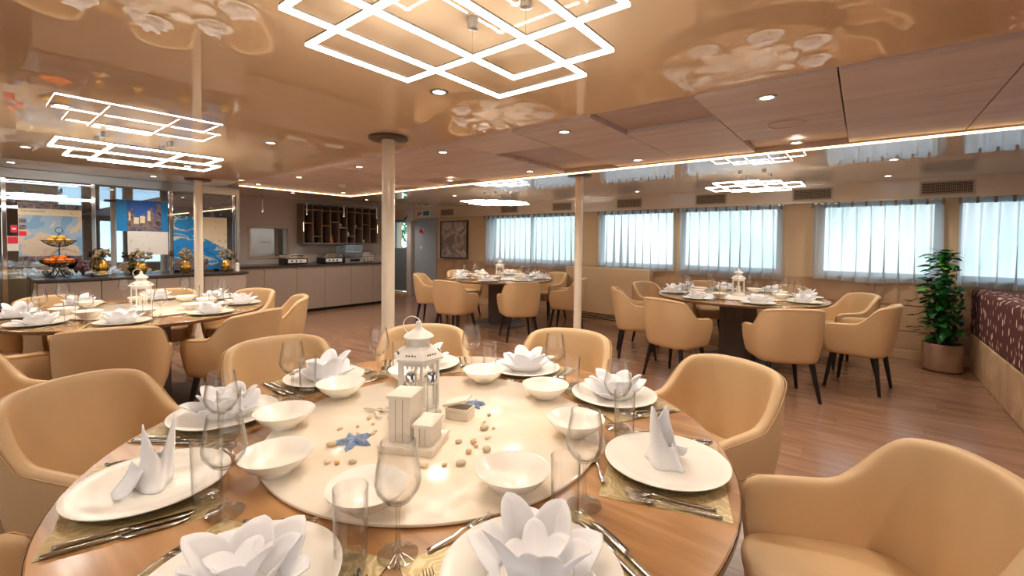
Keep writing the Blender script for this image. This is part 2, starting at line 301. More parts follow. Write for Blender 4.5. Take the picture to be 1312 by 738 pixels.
# ------------------------------------------------------------------ walls
YW = 7.1; ZS, ZT = 0.98, 1.90
wins = [(-6.30, -4.18), (-3.70, -2.38), (-2.26, -0.93), (-0.45, 0.68), (0.84, 2.6), (3.0, 4.7)]
wb = MB().box(XL, XR, YW, YW+0.25, 0, ZS-0.03).box(XL, XR, YW, YW+0.25, ZT, ZO+0.2)
edges = [-8.9]+[e for w in wins for e in w]+[XR]
mb_ = MB().box(-8.95, XR, YW, YW+0.25, 0, ZS).box(XL, XR, YW, YW+0.25, ZT, ZO+0.2)
for a, b in zip(edges[0::2], edges[1::2]): mb_.box(a, b, YW, YW+0.25, ZS, ZT)
mb_.box(XL, -9.62, YW, YW+0.25, 0, ZT)
wback = struct('wall_back', mb_, 'wall_tan')
for n, (a, b) in enumerate(wins):
    w = struct('window_%d' % (n+1), MB().box(a, a+0.035, YW+0.09, YW+0.15, ZS, ZT).box(b-0.035, b, YW+0.09, YW+0.15, ZS, ZT).box(a+0.035, b-0.035, YW+0.09, YW+0.15, ZS, ZS+0.04).box(a+0.035, b-0.035, YW+0.09, YW+0.15, ZT-0.04, ZT), 'frame_white')
    mid = (a+b)/2
    if b-a > 1.6: MB().box(mid-0.02, mid+0.02, YW+0.09, YW+0.15, ZS+0.04, ZT-0.04).obj('mullion', 'frame_white', w)
    MB().box(a+0.03, b-0.03, YW+0.115, YW+0.122, ZS+0.03, ZT-0.03).obj('pane', 'window_glass', w)
    MB().box(a+0.002, b-0.002, YW-0.03, YW+0.09, ZS-0.02, ZS-0.001).obj('window_sill', 'frame_white', w)
# wall panels under the windows, three courses
rows = [(0.115, 0.325), (0.337, 0.635), (0.647, 0.93)]
for ri, (a, b) in enumerate(rows):
    x = -7.94+[0, 0.55, 0.2][ri]-[0, .55, .2][ri]
    while x < 5.1:
        x1 = min(x+1.15, 5.15)
        MB().box(x+0.002, x1-0.002, YW-0.016, YW+0.001, a, b).obj('wall_panel', 'wall_panel', wback, bevel=0.003)
        x = x1
struct('baseboard_back', MB().box(-7.94, XR, YW-0.045, YW+0.001, 0, 0.11), 'skirting', bevel=0.006)
# bulkhead over the windows with its reflections and air vents
struct('trim_2', MB().box(-8.6, XR, 6.95, YW, 1.905, ZO+0.001).box(-8.6, XR, 6.935, 6.951, 1.905, 1.93), 'bulkhead')
struct('trim_3', MB().box(-8.95, -8.62, 6.93, YW, 1.86, ZO+0.001).box(-8.95, -8.78, 6.98, YW, 0, 1.86), 'wall_grey', bevel=0.004)
for n, (a, b) in enumerate([(-5.83, -5.42), (-4.57, -4.18), (-3.27, -2.86), (-1.99, -1.59), (-0.745, -0.343), (0.505, 0.92), (-7.65, -7.25)]):
    names = ['second air vent from the far left, above the left curtains', 'air vent just left of the middle column', 'air vent just right of the middle column', 'air vent between two hanging light frames, fourth along the window wall', 'air vent above the gap before the wide right curtain', 'rightmost white-framed air vent above the potted plant', 'leftmost air vent, near the framed painting']
    e = empty('air_vent', ((a+b)/2, 6.95, 2.02)); tag(e, names[n], 'air vent', 'air vents along the bulkhead')
    h = (b-a)/2
    MB().box(-h-0.02, h+0.02, -0.008, 0, 0.062, 0.08).box(-h-0.02, h+0.02, -0.008, 0, -0.08, -0.062).box(-h-0.02, -h, -0.008, 0, -0.062, 0.062).box(h, h+0.02, -0.008, 0, -0.062, 0.062).obj('frame', 'vent_frame', e)
    MB().box(-h, h, -0.003, -0.001, -0.062, 0.062).obj('backing', 'vent_dark', e)
    g = MB()
    for q in range(7): z = -0.055+q*0.018; g.box(-h, h, -0.007, -0.003, z, z+0.004)
    for q in range(24): x = -h+(q+0.5)*2*h/24; g.box(x-0.0015, x+0.0015, -0.0068, -0.0032, -0.06, 0.06)
    g.obj('grille', 'vent_frame', e)['kind'] = 'stuff'
# other walls
LX = -7.2
struct('wall_left', MB().box(LX-0.2, LX, YB, 2.56, 0, ZC).box(-8.95, LX-0.2, 2.5, 2.56, 0, ZO), 'wall_grey')
# kitchen wall with hatch
KX = -8.75
wk = struct('wall_kitchen', MB().box(KX-0.2, KX, 2.56, 3.29, 0, ZO).box(KX-0.2, KX, 4.0, 5.98, 0, ZO).box(KX-0.2, KX, 3.29, 4.0, 0, 1.02).box(KX-0.2, KX, 3.29, 4.0, 1.59, ZO).box(XL, KX-0.2, 5.9, 5.98, 0, ZO), 'wall_grey')
struct('wall_far', MB().box(XL-0.1, XL, 5.9, YW, 0, ZO), 'wall_grey')
struct('wall_galley', MB().box(-10.2, -10.1, 2.56, 5.9, 0, ZO), 'wall_plain')
hf = empty('serving_hatch', (KX, 3.645, 1.0)); tag(hf, 'framed serving hatch in the grey wall above the far counter', 'hatch')
MB().box(-0.21, 0.015, -0.375, -0.335, 0, 0.61).box(-0.21, 0.015, 0.335, 0.375, 0, 0.61).box(-0.21, 0.015, -0.335, 0.335, 0.57, 0.61).box(-0.21, 0.015, -0.335, 0.335, 0, 0.03).obj('frame', 'vent_frame', hf, bevel=0.003)
MB().box(-0.13, -0.12, -0.335, 0.14, 0.03, 0.57).obj('shutter', 'steel_brushed', hf, label='brushed steel sliding shutter')
MB().box(-0.12, -0.105, 0.14, 0.2, 0.03, 0.57).box(-0.12, -0.105, -0.1, 0.04, 0.3, 0.312).obj('door_edge', 'shelf_wood', hf)
# wall behind the camera and right wall (openings)
rw = MB().box(XL, XR, YB-0.2, YB, 0, 0.95).box(XL, XR, YB-0.2, YB, 1.88, ZC+0.2); ro = [(-6.2, -4.0), (-3.0, -0.8), (0.2, 2.4)]
ed = [LX]+[e for w in ro for e in w]+[XR]
for a, b in zip(ed[0::2], ed[1::2]): rw.box(a, b, YB-0.2, YB, 0.95, 1.88)
struct('wall_front', rw, 'wall_tan')
for n, (a, b) in enumerate(ro):
    w = struct('window_%d' % (n+8), MB().box(a, a+0.04, YB-0.12, YB-0.06, 0.95, 1.88).box(b-0.04, b, YB-0.12, YB-0.06, 0.95, 1.88).box(a, b, YB-0.12, YB-0.06, 0.95, 0.99).box(a, b, YB-0.12, YB-0.06, 1.84, 1.88), 'frame_white')
    MB().box(a+0.03, b-0.03, YB-0.1, YB-0.093, 0.98, 1.85).obj('pane', 'window_glass', w)
rr = MB(); oy = [(1.9, 2.5), (2.85, 3.5), (3.7, 4.6)]; ey = [YB]+[e for w in oy for e in w]+[YW]
for a, b in zip(ey[0::2], ey[1::2]): rr.box(XR, XR+0.2, a, b, 0, ZO)
for a, b in oy: rr.box(XR, XR+0.2, a, b, 0, 0.5).box(XR, XR+0.2, a, b, 1.95, ZO)
struct('wall_right', rr, 'wall_tan')
for n, (a, b) in enumerate(oy):
    w = struct('window_%d' % (n+12), MB().box(XR+0.06, XR+0.12, a, a+0.04, 0.5, 1.95).box(XR+0.06, XR+0.12, b-0.04, b, 0.5, 1.95).box(XR+0.06, XR+0.12, a, b, 0.5, 0.54).box(XR+0.06, XR+0.12, a, b, 1.91, 1.95), 'frame_white')
    MB().box(XR+0.09, XR+0.097, a+0.03, b-0.03, 0.53, 1.92).obj('pane', 'window_glass', w)

# door beside the painting wall
d = struct('door_1', MB().box(-9.62, -9.56, YW-0.02, YW+0.05, 0.08, ZT).box(-9.04, -8.96, YW-0.02, YW+0.05, 0.08, ZT).box(-9.56, -9.04, YW-0.02, YW+0.05, 0.08, 1.17).box(-9.56, -9.04, YW-0.02, YW+0.05, 1.84, ZT), 'door_grey')
MB().box(-9.57, -9.03, YW+0.01, YW+0.018, 1.16, 1.85).obj('pane', 'window_glass', d)
MB().tube([(-9.01, YW-0.03, 0.95), (-9.01, YW-0.06, 0.95), (-9.1, YW-0.06, 0.95)], 0.008).obj('door_handle', 'steel', d)
struct('trim_4', MB().box(-9.7, -8.9, 6.8, YW-0.02, 0.0, 0.06), 'skirting', bevel=0.005)
# outside
struct('ground_outside', MB().box(-60, 60, -60, 60, -1.9, -1.8), 'water')
tr = empty('tree', (-13.2, 11.2, -1.8)); tag(tr, 'leafy green tree outside seen through the far door pane', 'tree')
MB().tube([(0, 0, 0), (0.1, 0, 2), (0, 0.1, 3.5)], [0.2, 0.14, 0.08]).obj('trunk', 'bark', tr)
g = MB()
for i in range(1500):
    a = random.uniform(0, 2*PI); rr_ = 2.4*random.random()**0.5; z = random.uniform(1.2, 6.0); c = Vector((rr_*math.cos(a), rr_*math.sin(a)*0.6, z)); u = Vector((random.gauss(0, 1), random.gauss(0, 1), random.gauss(0, 1))).normalized(); w = u.orthogonal().normalized(); sz = random.uniform(0.08, 0.2)
    g.add([c-u*sz, c+w*sz*0.5, c+u*sz, c-w*sz*0.5], [(0, 1, 2, 3)])
g.obj('foliage', 'leafage', tr)['kind'] = 'stuff'

# ------------------------------------------------------------------ curtains
def curtain(x0, x1, zb, label, seed, y=7.03):
    rnd = random.Random(seed); e = empty('sheer_curtain', ((x0+x1)/2, y, 1.9)); tag(e, label, 'curtain', 'sheer curtains along the window wall')
    L = x1-x0; n = max(4, round(L/0.135)); nu = n*12; nv = 14; v = []; f = []
    ph = [rnd.uniform(-0.5, 0.5) for _ in range(n+2)]; am = [rnd.uniform(0.6, 1.3) for _ in range(n+2)]
    H = 1.893-zb
    for j in range(nv+1):
        t = j/nv
        for i in range(nu+1):
            u = i/nu*n; k = int(min(u, n-1)); fr = u-k
            A = (am[k]*(1-fr)+am[k+1]*fr); P = ph[k]*(1-fr)+ph[k+1]*fr
            s1 = math.cos(2*PI*(u))*0.024; s2 = (math.cos(2*PI*u+P*2.2*t)+0.35*math.sin(4*PI*u+P*3))*0.028*A
            yy = (1-t)*s1+t*s2 + 0.008*math.sin(u*1.3+seed)*t
            xx = -L/2+L*i/nu+(0.012+0.024*t)*math.sin(2*PI*u+1+P)*A
            xx *= (1+0.012*t)
            v.append((xx, yy, -t*(H+0.012*math.sin(u*0.9+seed))))
    for j in range(nv):
        for i in range(nu): a = j*(nu+1)+i; f.append((a, a+1, a+nu+2, a+nu+1))
    MB().add(v, f).obj('cloth', 'sheer', e, smooth=True)
    tm = MB().box(-0.012, 0.012, -0.008, 0.006, -0.06, 0.006).mesh('pleat_tab', 'shelf_wood')
    for k in range(n+1):
        linkmesh('pleat_tab', tm, e, (-L/2+L*k/n*0.998, -0.028 if k else -0.02, 0))
    MB().box(-L/2-0.02, L/2+0.02, -0.008, 0.008, -0.008-0.002, 0.004).obj('rail', 'steel_brushed', e)
curtain(-6.36, -4.13, 0.86, 'pale sheer curtain left of the middle column, behind the table by the painting', 1)
curtain(-3.66, -2.375, 0.90, 'pale sheer curtain just right of the middle column above the low radiator box', 2)
curtain(-2.285, -0.89, 0.86, 'pale sheer curtain behind the lantern of the table by the plant', 3)
curtain(-0.54, 0.70, 0.90, 'wide sheer curtain left of the potted plant', 4)
curtain(0.83, 2.75, 0.90, 'rightmost sheer curtain above the patterned sofa', 5)

struct('wall_entry_tint', MB().box(-8.78, -7.95, YW-0.02, YW+0.001, 0.0, 1.904), 'wall_cool_lit')  # added sheet, the cool light on this wall is put into its colour
# radiator box under the windows
rb = empty('radiator_box', (-3.43, 6.965, 0)); tag(rb, 'low tan radiator cover with a dark floor grille, between two far tables', 'radiator cover')
MB().box(-0.78, 0.78, -0.115, 0.025, 0, 0.93).obj('body', 'wall_tan', rb, bevel=0.004)
MB().box(-0.50, 0.42, -0.121, -0.116, 0.03, 0.15).obj('grille_backing', 'vent_dark', rb)
g = MB()
for q in range(4): g.box(-0.5, 0.42, -0.128, -0.121, 0.035+q*0.03, 0.043+q*0.03)
g.box(-0.52, -0.5, -0.13, -0.116, 0.02, 0.16).box(0.42, 0.44, -0.13, -0.116, 0.02, 0.16).box(-0.5, 0.42, -0.13, -0.116, 0.15, 0.16)
g.obj('grille', 'skirting', rb)

# painting
p = empty('framed_painting', (-7.35, YW, 1.4)); tag(p, 'dark-framed abstract painting in greys and browns beside the left curtain', 'painting')
MB().box(-0.44, -0.415, -0.05, 0, -0.43, 0.43).box(0.415, 0.44, -0.05, 0, -0.43, 0.43).box(-0.415, 0.415, -0.05, 0, 0.405, 0.43).box(-0.415, 0.415, -0.05, 0, -0.43, -0.405).obj('frame', 'frame_dark', p)
MB().box(-0.415, 0.415, -0.035, -0.01, -0.405, 0.405).obj('canvas', 'painting_canvas', p)
# small wall things near the door
def disc_y(mb, r0, y0, y1, n=16, x=0, z=0):
    v = [(x+r0*math.cos(2*PI*i/n), y0, z+r0*math.sin(2*PI*i/n)) for i in range(n)]+[(x+r0*math.cos(2*PI*i/n), y1, z+r0*math.sin(2*PI*i/n)) for i in range(n)]
    return mb.add(v, [tuple(range(n)), tuple(range(2*n-1, n-1, -1))]+[(i, n+i, n+(i+1) % n, (i+1) % n) for i in range(n)])
e = empty('fire_alarm_button', (-8.47, YW-0.02, 1.60)); tag(e, 'round red fire alarm button on the wall between door and painting', 'alarm')
disc_y(MB(), 0.05, -0.05, -0.02).obj('button', 'plastic_red', e, auto=40); disc_y(MB(), 0.06, -0.02, 0).obj('base', 'plastic_white', e, auto=40)
e = empty('light_switch', (-8.49, YW-0.02, 1.2)); tag(e, 'small white light switch below the red alarm', 'switch')
MB().box(-0.03, 0.03, -0.015, 0, -0.035, 0.035).obj('plate', 'plastic_white', e, bevel=0.003); MB().box(-0.012, 0.012, -0.022, -0.015, -0.02, 0.02).obj('rocker', 'plastic_white', e)
e = empty('safety_notice', (-8.42, 6.945, 2.0)); tag(e, 'white notice with a red mark on the bulkhead by the door', 'sign')
MB().box(-0.09, 0.09, -0.005, 0.0, -0.07, 0.07).obj('board', 'poster_white', e); MB().box(-0.06, -0.01, -0.0065, -0.005, -0.055, 0.055).obj('red_mark', 'plastic_red', e); MB().box(0.0, 0.08, -0.0065, -0.005, -0.01, 0.05).obj('print', 'sign_teal', e)
e = empty('exit_notice', (-8.16, 6.945, 2.02)); tag(e, 'teal notice board hung on the bulkhead near the door', 'sign')
MB().box(-0.14, 0.14, -0.008, 0.0, -0.08, 0.08).obj('board', 'poster_white', e); MB().box(-0.11, 0.11, -0.01, -0.008, -0.055, 0.055).obj('print', 'sign_teal', e)
e = empty('security_camera', (-8.86, 6.93, 1.95)); tag(e, 'small grey security camera above the door post', 'camera')
MB().box(-0.03, 0.03, -0.06, 0, -0.03, 0.05).obj('housing', 'steel_brushed', e, bevel=0.008); MB().ball((0, -0.06, -0.04), 0.03).obj('lens', 'black_plastic', e, smooth=True)

# ------------------------------------------------------------------ columns
def column(x, y, zt, label, R_=0.046):
    e = empty('support_column', (x, y, 0)); tag(e, label, 'column', 'round white support columns')
    MB().lathe([(R_, 0.0), (R_, zt-0.012)], 32, close=True).obj('shaft', 'column_white', e, auto=40)
    MB().lathe([(0.130, zt-0.022), (0.138, zt-0.016), (0.138, zt-0.004), (0.138, zt-0.001)], 36, close=True).obj('collar', 'column_collar', e, auto=40)
    MB().lathe([(0.10, 0), (0.10, 0.008), (0.075, 0.02)], 32, close=True).obj('foot_ring', 'column_white', e, auto=40)
column(-2.67, 1.92, ZC, 'thick white column behind the near table, nearest of the three')
column(-2.60, 4.50, ZO, 'slim-looking white column between the two far tables')
column(-6.45, 1.85, ZC, 'white column at left before the mirror wall counter')

# ------------------------------------------------------------------ downlights
lens_me = MB().lathe([(0.0, 0), (0.03, 0)], 20).mesh('lens', 'lamp_lens'); ring_me = MB().lathe([(0.03, 0.001), (0.033, -0.004), (0.045, -0.004), (0.047, 0)], 28).mesh('ring', 'steel_brushed', True)
spot = bpy.data.lights.new('downlight_beam', 'SPOT'); spot.energy = SPOT_W; spot.spot_size = math.radians(140); spot.spot_blend = 0.8; spot.shadow_soft_size = 0.04; spot.color = WARM
DL = [(-1.66, 1.49, 0), (-3.55, 1.49, 0), (-5.4, 1.46, 0), (-3.53, 0.37, 0), (-5.39, 0.35, 0), (-6.62, 0.33, 0), (-6.62, 1.45, 0), (-0.39, 2.47, 1), (-1.54, 2.46, 1), (-2.67, 2.44, 1), (-3.86, 2.44, 1), (-5.08, 2.44, 1), (-6.18, 2.44, 1),
      (-0.39, 3.67, 1), (-1.54, 3.65, 1), (-2.66, 3.61, 1), (-3.82, 3.61, 1), (-4.97, 3.61, 1), (-6.12, 3.60, 1), (0.19, 5.30, 2), (0.19, 6.5, 2), (-5.5, 5.3, 2), (-5.5, 6.45, 2), (-2.7, 6.4, 2), (-7.5, 3.5, 2), (-7.5, 4.9, 2), (-8.9, 6.35, 2),  # those by the kitchen and the door are added to brighten these dim spots
      (0.9, 1.4, 0), (0.6, -0.4, 0), (-1.0, -0.9, 0), (-2.9, -1.0, 0), (-5.2, -1.0, 0), (0.9, 3.6, 1), (2.2, 2.46, 1), (2.2, 0.36, 0), (2.0, 5.3, 2), (3.6, 1.5, 0), (-1.8, -2.6, 0), (1.6, -2.4, 0), (-4.8, -2.6, 0), (2.3, -1.0, 0)]
rows_n = {0: 'glossy tan ceiling', 1: 'wood panelled ceiling strip', 2: 'glossy ceiling by the windows'}
for n, (x, y, k) in enumerate(DL):
    z = {0: ZC-0.002, 1: ZC-0.02, 2: ZO-0.002}[k]
    row = sorted({round(q[0], 2) for q in DL if q[2] == k and abs(q[1]-y) < 0.25}); od = ['first', 'second', 'third', 'fourth', 'fifth', 'sixth', 'seventh', 'eighth', 'ninth'][row.index(round(x, 2))]
    yn = 'row nearest the windows' if (k, y > 6) == (2, True) else ('row between strip and windows' if k == 2 else ('row along the light strip' if y > 3 and k == 1 else ('front row' if k == 1 else ('row beyond the near table' if y > 1.2 else ('row over the near table' if y > 0.2 else 'row %s behind us' % ('just' if y > -0.6 else ('well' if y > -2 else 'far')))))))
    if x < -7: yn = 'added to brighten the far counter' if x > -8 and y < 4 else ('added to brighten the dark shelf' if x > -8 else 'added to brighten the door')
    e = empty('downlight', (x, y, z)); tag(e, 'round downlight in the %s, %s, %s from left' % ({0: 'glossy ceiling', 1: 'panelled ceiling', 2: 'outer ceiling'}[k], yn, od), 'downlight', 'downlights in the %s' % rows_n[k])
    linkmesh('lens', lens_me, e, (0, 0, -0.001)); linkmesh('trim_ring', ring_me, e)
    lo = bpy.data.objects.new('downlight_beam', spot); C.objects.link(lo); lo.location = (0, 0, -0.02); lo.parent = e
e = empty('ceiling_speaker', (-0.38, 3.08, ZC-0.018)); tag(e, 'flush round speaker grille in the panelled ceiling, right of the middle', 'speaker')
MB().lathe([(0.088, 0), (0.09, -0.005), (0.10, -0.005), (0.10, 0)], 40).obj('rim', 'vent_frame', e, smooth=True); MB().lathe([(0, -0.002), (0.088, -0.002)], 40).obj('grille', 'ceiling_panel_light', e)
e = empty('ceiling_speaker', (-4.35, 3.0, ZC-0.018)); tag(e, 'flush round speaker grille in the panelled ceiling left of the near column', 'speaker')
MB().lathe([(0.088, 0), (0.09, -0.005), (0.10, -0.005), (0.10, 0)], 40).obj('rim', 'vent_frame', e, smooth=True); MB().lathe([(0, -0.002), (0.088, -0.002)], 40).obj('grille', 'ceiling_panel_light', e)
e = empty('smoke_detector', (-5.3, 3.1, ZC-0.018)); tag(e, 'small white smoke detector on the panelled ceiling', 'detector')
MB().lathe([(0, -0.035), (0.025, -0.035), (0.045, -0.02), (0.05, 0)], 20).obj('body', 'plastic_white', e, smooth=True)

# ------------------------------------------------------------------ hanging light frames
segs = [('h', -0.44, 0.44, 0.14), ('h', -0.44, 0.44, -0.24), ('v', -0.24, 0.14, -0.44), ('v', -0.24, 0.14, 0.44),
        ('h', -0.28, 0.12, 0.49), ('h', -0.28, 0.12, -0.39), ('v', -0.39, 0.49, -0.28), ('v', -0.39, 0.49, 0.12),
        ('h', -0.10, 0.29, 0.36), ('h', -0.10, 0.29, -0.50), ('v', -0.50, 0.36, -0.10), ('v', -0.50, 0.36, 0.29)]
def pendant(x, y, z, zc, label, flip=1, rects=[(-0.44, 0.44, -0.24, 0.14), (-0.28, 0.12, -0.39, 0.49), (-0.10, 0.29, -0.50, 0.36)]):
    e = empty('pendant_light', (x, y, z)); tag(e, label, 'pendant light', 'hanging light frames over the tables')
    t = 0.0075
    body = MB(); led = MB()
    for k, (a, b, c, d) in enumerate(rects):
        c, d = sorted((c*flip, d*flip))
        q = 0.0004*k
        nm = MB().box(a-t, b+t, c-t, c+t, 0.004+q, 0.011+q).box(a-t, b+t, d-t, d+t, 0.004+q, 0.011+q).box(a-t, a+t, c+t, d-t, 0.004+q, 0.011+q).box(b-t, b+t, c+t, d-t, 0.004+q, 0.011+q)
        fo = nm.obj('rectangle_frame', 'steel_brushed', e)
        MB().box(a-t, b+t, c-t, c+t, -0.005-q, 0.0035).box(a-t, b+t, d-t, d+t, -0.005-q, 0.0035).box(a-t, a+t, c+t, d-t, -0.005-q, 0.0035).box(b-t, b+t, c+t, d-t, -0.005-q, 0.0035).obj('diffuser', 'led_pendant', fo)
    for (a, b) in ((-0.10, 0.14), (0.12, 0.14), (-0.10, -0.24), (0.12, -0.24)):
        b *= flip
        co = MB().lathe([(0.0012, 0.011), (0.0012, zc-z-0.03)], 6, (a, b, 0)).obj('cord', 'steel', e)
        MB().lathe([(0.012, zc-z-0.04), (0.018, zc-z-0.038), (0.018, zc-z)], 16, (a, b, 0), True).obj('ceiling_mount', 'steel_brushed', co, auto=40)
pendant(-0.93, 0.93, 1.96, ZC, 'large glowing frame of overlapping rectangles above the near table')
pendant(-4.28, 0.88, 1.96, ZC, 'glowing frame of overlapping rectangles above the table by the mirror wall', 1, [(-0.45, 0.43, -0.24, 0.14), (-0.35, 0.04, -0.39, 0.49), (0.042, 0.43, -0.50, 0.38)])
pendant(-0.95, 5.35, 1.98, ZO, 'glowing frame of overlapping rectangles above the table by the plant', -1)
pendant(-4.62, 5.35, 1.98, ZO, 'glowing frame of overlapping rectangles above the table by the painting', -1)

# ------------------------------------------------------------------ chairs
def chair_shell():
    # U path in plan: front of right arm -> back -> front of left arm ; local +Y is the front
    hw, yb, yf, rc = 0.275, -0.27, 0.20, 0.16
    path = []
    for i in range(7): path.append((hw, yf-(yf-(yb+rc))*i/6, 1, 0))
    for i in range(1, 8): a = PI/2*i/8; path.append((hw-rc+rc*math.cos(a), yb+rc-rc*math.sin(a), math.cos(a), -math.sin(a)))
    for i in range(0, 9): path.append((hw-rc-(2*(hw-rc))*i/8, yb, 0, -1))
    for i in range(1, 8): a = PI/2*i/8; path.append((-(hw-rc)-rc*math.sin(a), yb+rc-rc*math.cos(a), -math.sin(a), -math.cos(a)))
    for i in range(7): path.append((-hw, yb+rc+(yf-(yb+rc))*i/6, -1, 0))
    n = len(path); secs = []; rim = []
    L = [0]
    for a, b in zip(path, path[1:]): L.append(L[-1]+math.hypot(b[0]-a[0], b[1]-a[1]))
    T = L[-1]
    for i, (x, y, nx, ny) in enumerate(path):
        s = abs(L[i]/T-0.5)*2            # 0 at back centre, 1 at arm front
        # top height
        if s < 0.38: h = 0.825-0.022*(s/0.38)**2.5
        elif s < 0.64: t = (s-0.38)/0.26; t = t*t*(3-2*t); h = 0.803-t*0.163
        else: h = 0.64-0.018*(s-0.64)/0.36
        lean = 0.055*max(0, 1-s*1.5)     # backrest leans back
        th = 0.052 if s < 0.9 else 0.052-0.012*(s-0.9)/0.1
        zb = 0.335
        fr = 0
        if s > 0.93: fr = (s-0.93)/0.07; h -= 0.03*fr*fr
        def P(off, z):
            k = max(0, min(1, (z-zb)/(0.60-zb))); tap = 1-0.13*(1-k)**1.6
            le = lean*max(0, (z-0.46)/0.36)*1.0
            yy = (y+ny*off)*tap - (le if ny < 0 or s < 0.55 else 0)*(1 if s < 0.45 else max(0, (0.6-s)/0.15))
            if y > 0: yy = y+0.0+ (0.02*k if s > 0.9 else 0)
            return ((x+nx*off)*tap, yy, z)
        sec = [P(-0.02, zb), P(-0.004, zb+0.012), P(0, zb+0.05), P(0, zb+0.14), P(0, 0.5+(h-0.64)*0.4), P(0, h-0.05), P(-0.002, h-0.018), P(-0.010, h-0.005), P(-th/2, h), P(-th+0.010, h-0.005), P(-th+0.002, h-0.02), P(-th, h-0.06), P(-th-0.004, 0.50), P(-th-0.006, 0.44), P(-th-0.006, 0.38)]
        secs.append(sec); rim.append(P(0.0005, h-0.016))
    v = [p for s_ in secs for p in s_]; k = len(secs[0]); f = []
    for i in range(n-1):
        for j in range(k-1): a = i*k+j; f.append((a, a+1, a+k+1, a+k))
    f.append(tuple(range(k))); f.append(tuple((n-1)*k+j for j in range(k-1, -1, -1)))
    return MB().add(v, f), rim
sh, rim = chair_shell()
def make_chair():
    e = empty('tub_chair')
    o = sh.obj('shell', 'leather', e, smooth=True)
    o.data.set_sharp_from_angle(angle=math.radians(70))
    b = o.modifiers.new('s', 'SUBSURF'); b.levels = 1; b.render_levels = 1
    MB().tube(rim, 0.0022, 6).obj('piping', 'leather_piping', e, smooth=True)
    pts = []
    N = 36
    for i in range(N):
        a = 2*PI*i/N; c_, s_ = math.cos(a), math.sin(a); q = 4.0
        pts.append((0.222*abs(c_)**(2/q)*(1 if c_ > 0 else -1), 0.01+0.225*abs(s_)**(2/q)*(1 if s_ > 0 else -1)))
    v = []; f = []
    for z, sc in ((0.335, 0.86), (0.34, 0.92), (0.36, 0.95), (0.40, 0.96), (0.445, 1.0), (0.462, 0.985), (0.470, 0.93), (0.474, 0.7)):
        v += [(x*sc, y*sc+0.01, z) for x, y in pts]
    for j in range(7):
        for i in range(N): a, b_ = j*N+i, j*N+(i+1) % N; f.append((a, b_, b_+N, a+N))
    f.append(tuple(range(N-1, -1, -1))); f.append(tuple(7*N+i for i in range(N)))
    MB().add(v, f).obj('seat', 'leather', e, smooth=True)
    for sx_ in (-1, 1):
        for sy in (-1, 1):
            x, y = sx_*0.17, (0.15 if sy > 0 else -0.17)
            MB().tube([(x, y, 0.35), (x+sx_*0.055, y+sy*0.05, 0.0)], [0.024, 0.0135], 10).obj('leg', 'leg_dark', e, smooth=False)
    return e
chair0 = make_chair(); used = [False]
def chair(c, r, a, label, group, rz=0.0):
    o = chair0 if not used[0] else copy_tree(chair0); used[0] = True
    A = math.radians(a); o.location = (c[0]+r*math.cos(A), c[1]+r*math.sin(A), 0); o.rotation_euler = (0, 0, A+PI/2+math.radians(rz))
    tag(o, label, 'chair', group); return o

# ------------------------------------------------------------------ tables
TB = {'near': (-1.06, 0.93), 'plant': (-1.12, 5.6), 'painting': (-4.68, 5.55), 'mirror': (-4.65, 0.93)}
TN = {'near': 'the near table', 'plant': 'the table by the plant', 'painting': 'the table by the painting', 'mirror': 'the table by the mirror wall'}
ZTB = 0.76
def make_table():
    e = empty('round_table')
    MB().lathe([(0, 0.745-0.012), (0.84, 0.745-0.012), (0.868, 0.74), (0.875, 0.75), (0.875, 0.757), (0.872, ZTB), (0.0, ZTB)], 96).obj('table_top', 'table_wood', e, auto=35)
    MB().lathe([(0.868, 0.7335), (0.8765, 0.742), (0.8765, 0.7555)], 96).obj('rim_band', 'table_rim', e, smooth=True)
    MB().lathe([(0.20, 0.03), (0.20, 0.733)], 6, close=True).obj('pedestal', 'pedestal_grey', e, bevel=0.01)
    MB().lathe([(0.42, 0.0), (0.42, 0.02), (0.40, 0.03), (0, 0.03)], 48, close=True).obj('base_plate', 'pedestal_grey', e, auto=35)
    return e
tab0 = make_table()
for k, (key, c) in enumerate(TB.items()):
    t = tab0 if k == 0 else copy_tree(tab0); t.location = (c[0], c[1], 0)
    tag(t, {'near': 'large round wooden dining table in the foreground', 'plant': 'round dining table right of the middle, before the plant and wide curtains', 'painting': 'round dining table far away between painting and middle column', 'mirror': 'round dining table at left, before the mirrored wall'}[key], 'table', 'round dining tables')
sus_me = MB().lathe([(0.0, 0.0), (0.06, 0.0), (0.06, 0.003), (0.496, 0.003), (0.5, 0.005), (0.5, 0.010), (0.497, 0.012), (0, 0.012)], 96).mesh('lazy_susan', 'susan_glass'); sus_me.polygons.foreach_set('use_smooth', [True]*len(sus_me.polygons)); sus_me.set_sharp_from_angle(angle=math.radians(35))
ZSU = ZTB+0.012
for key, c in TB.items():
    tag(linkmesh('lazy_susan', sus_me, None, (c[0]+0.02, c[1]+0.01, ZTB)), 'cream glossy round turntable on %s' % TN[key], 'turntable', 'turntables on the round tables')

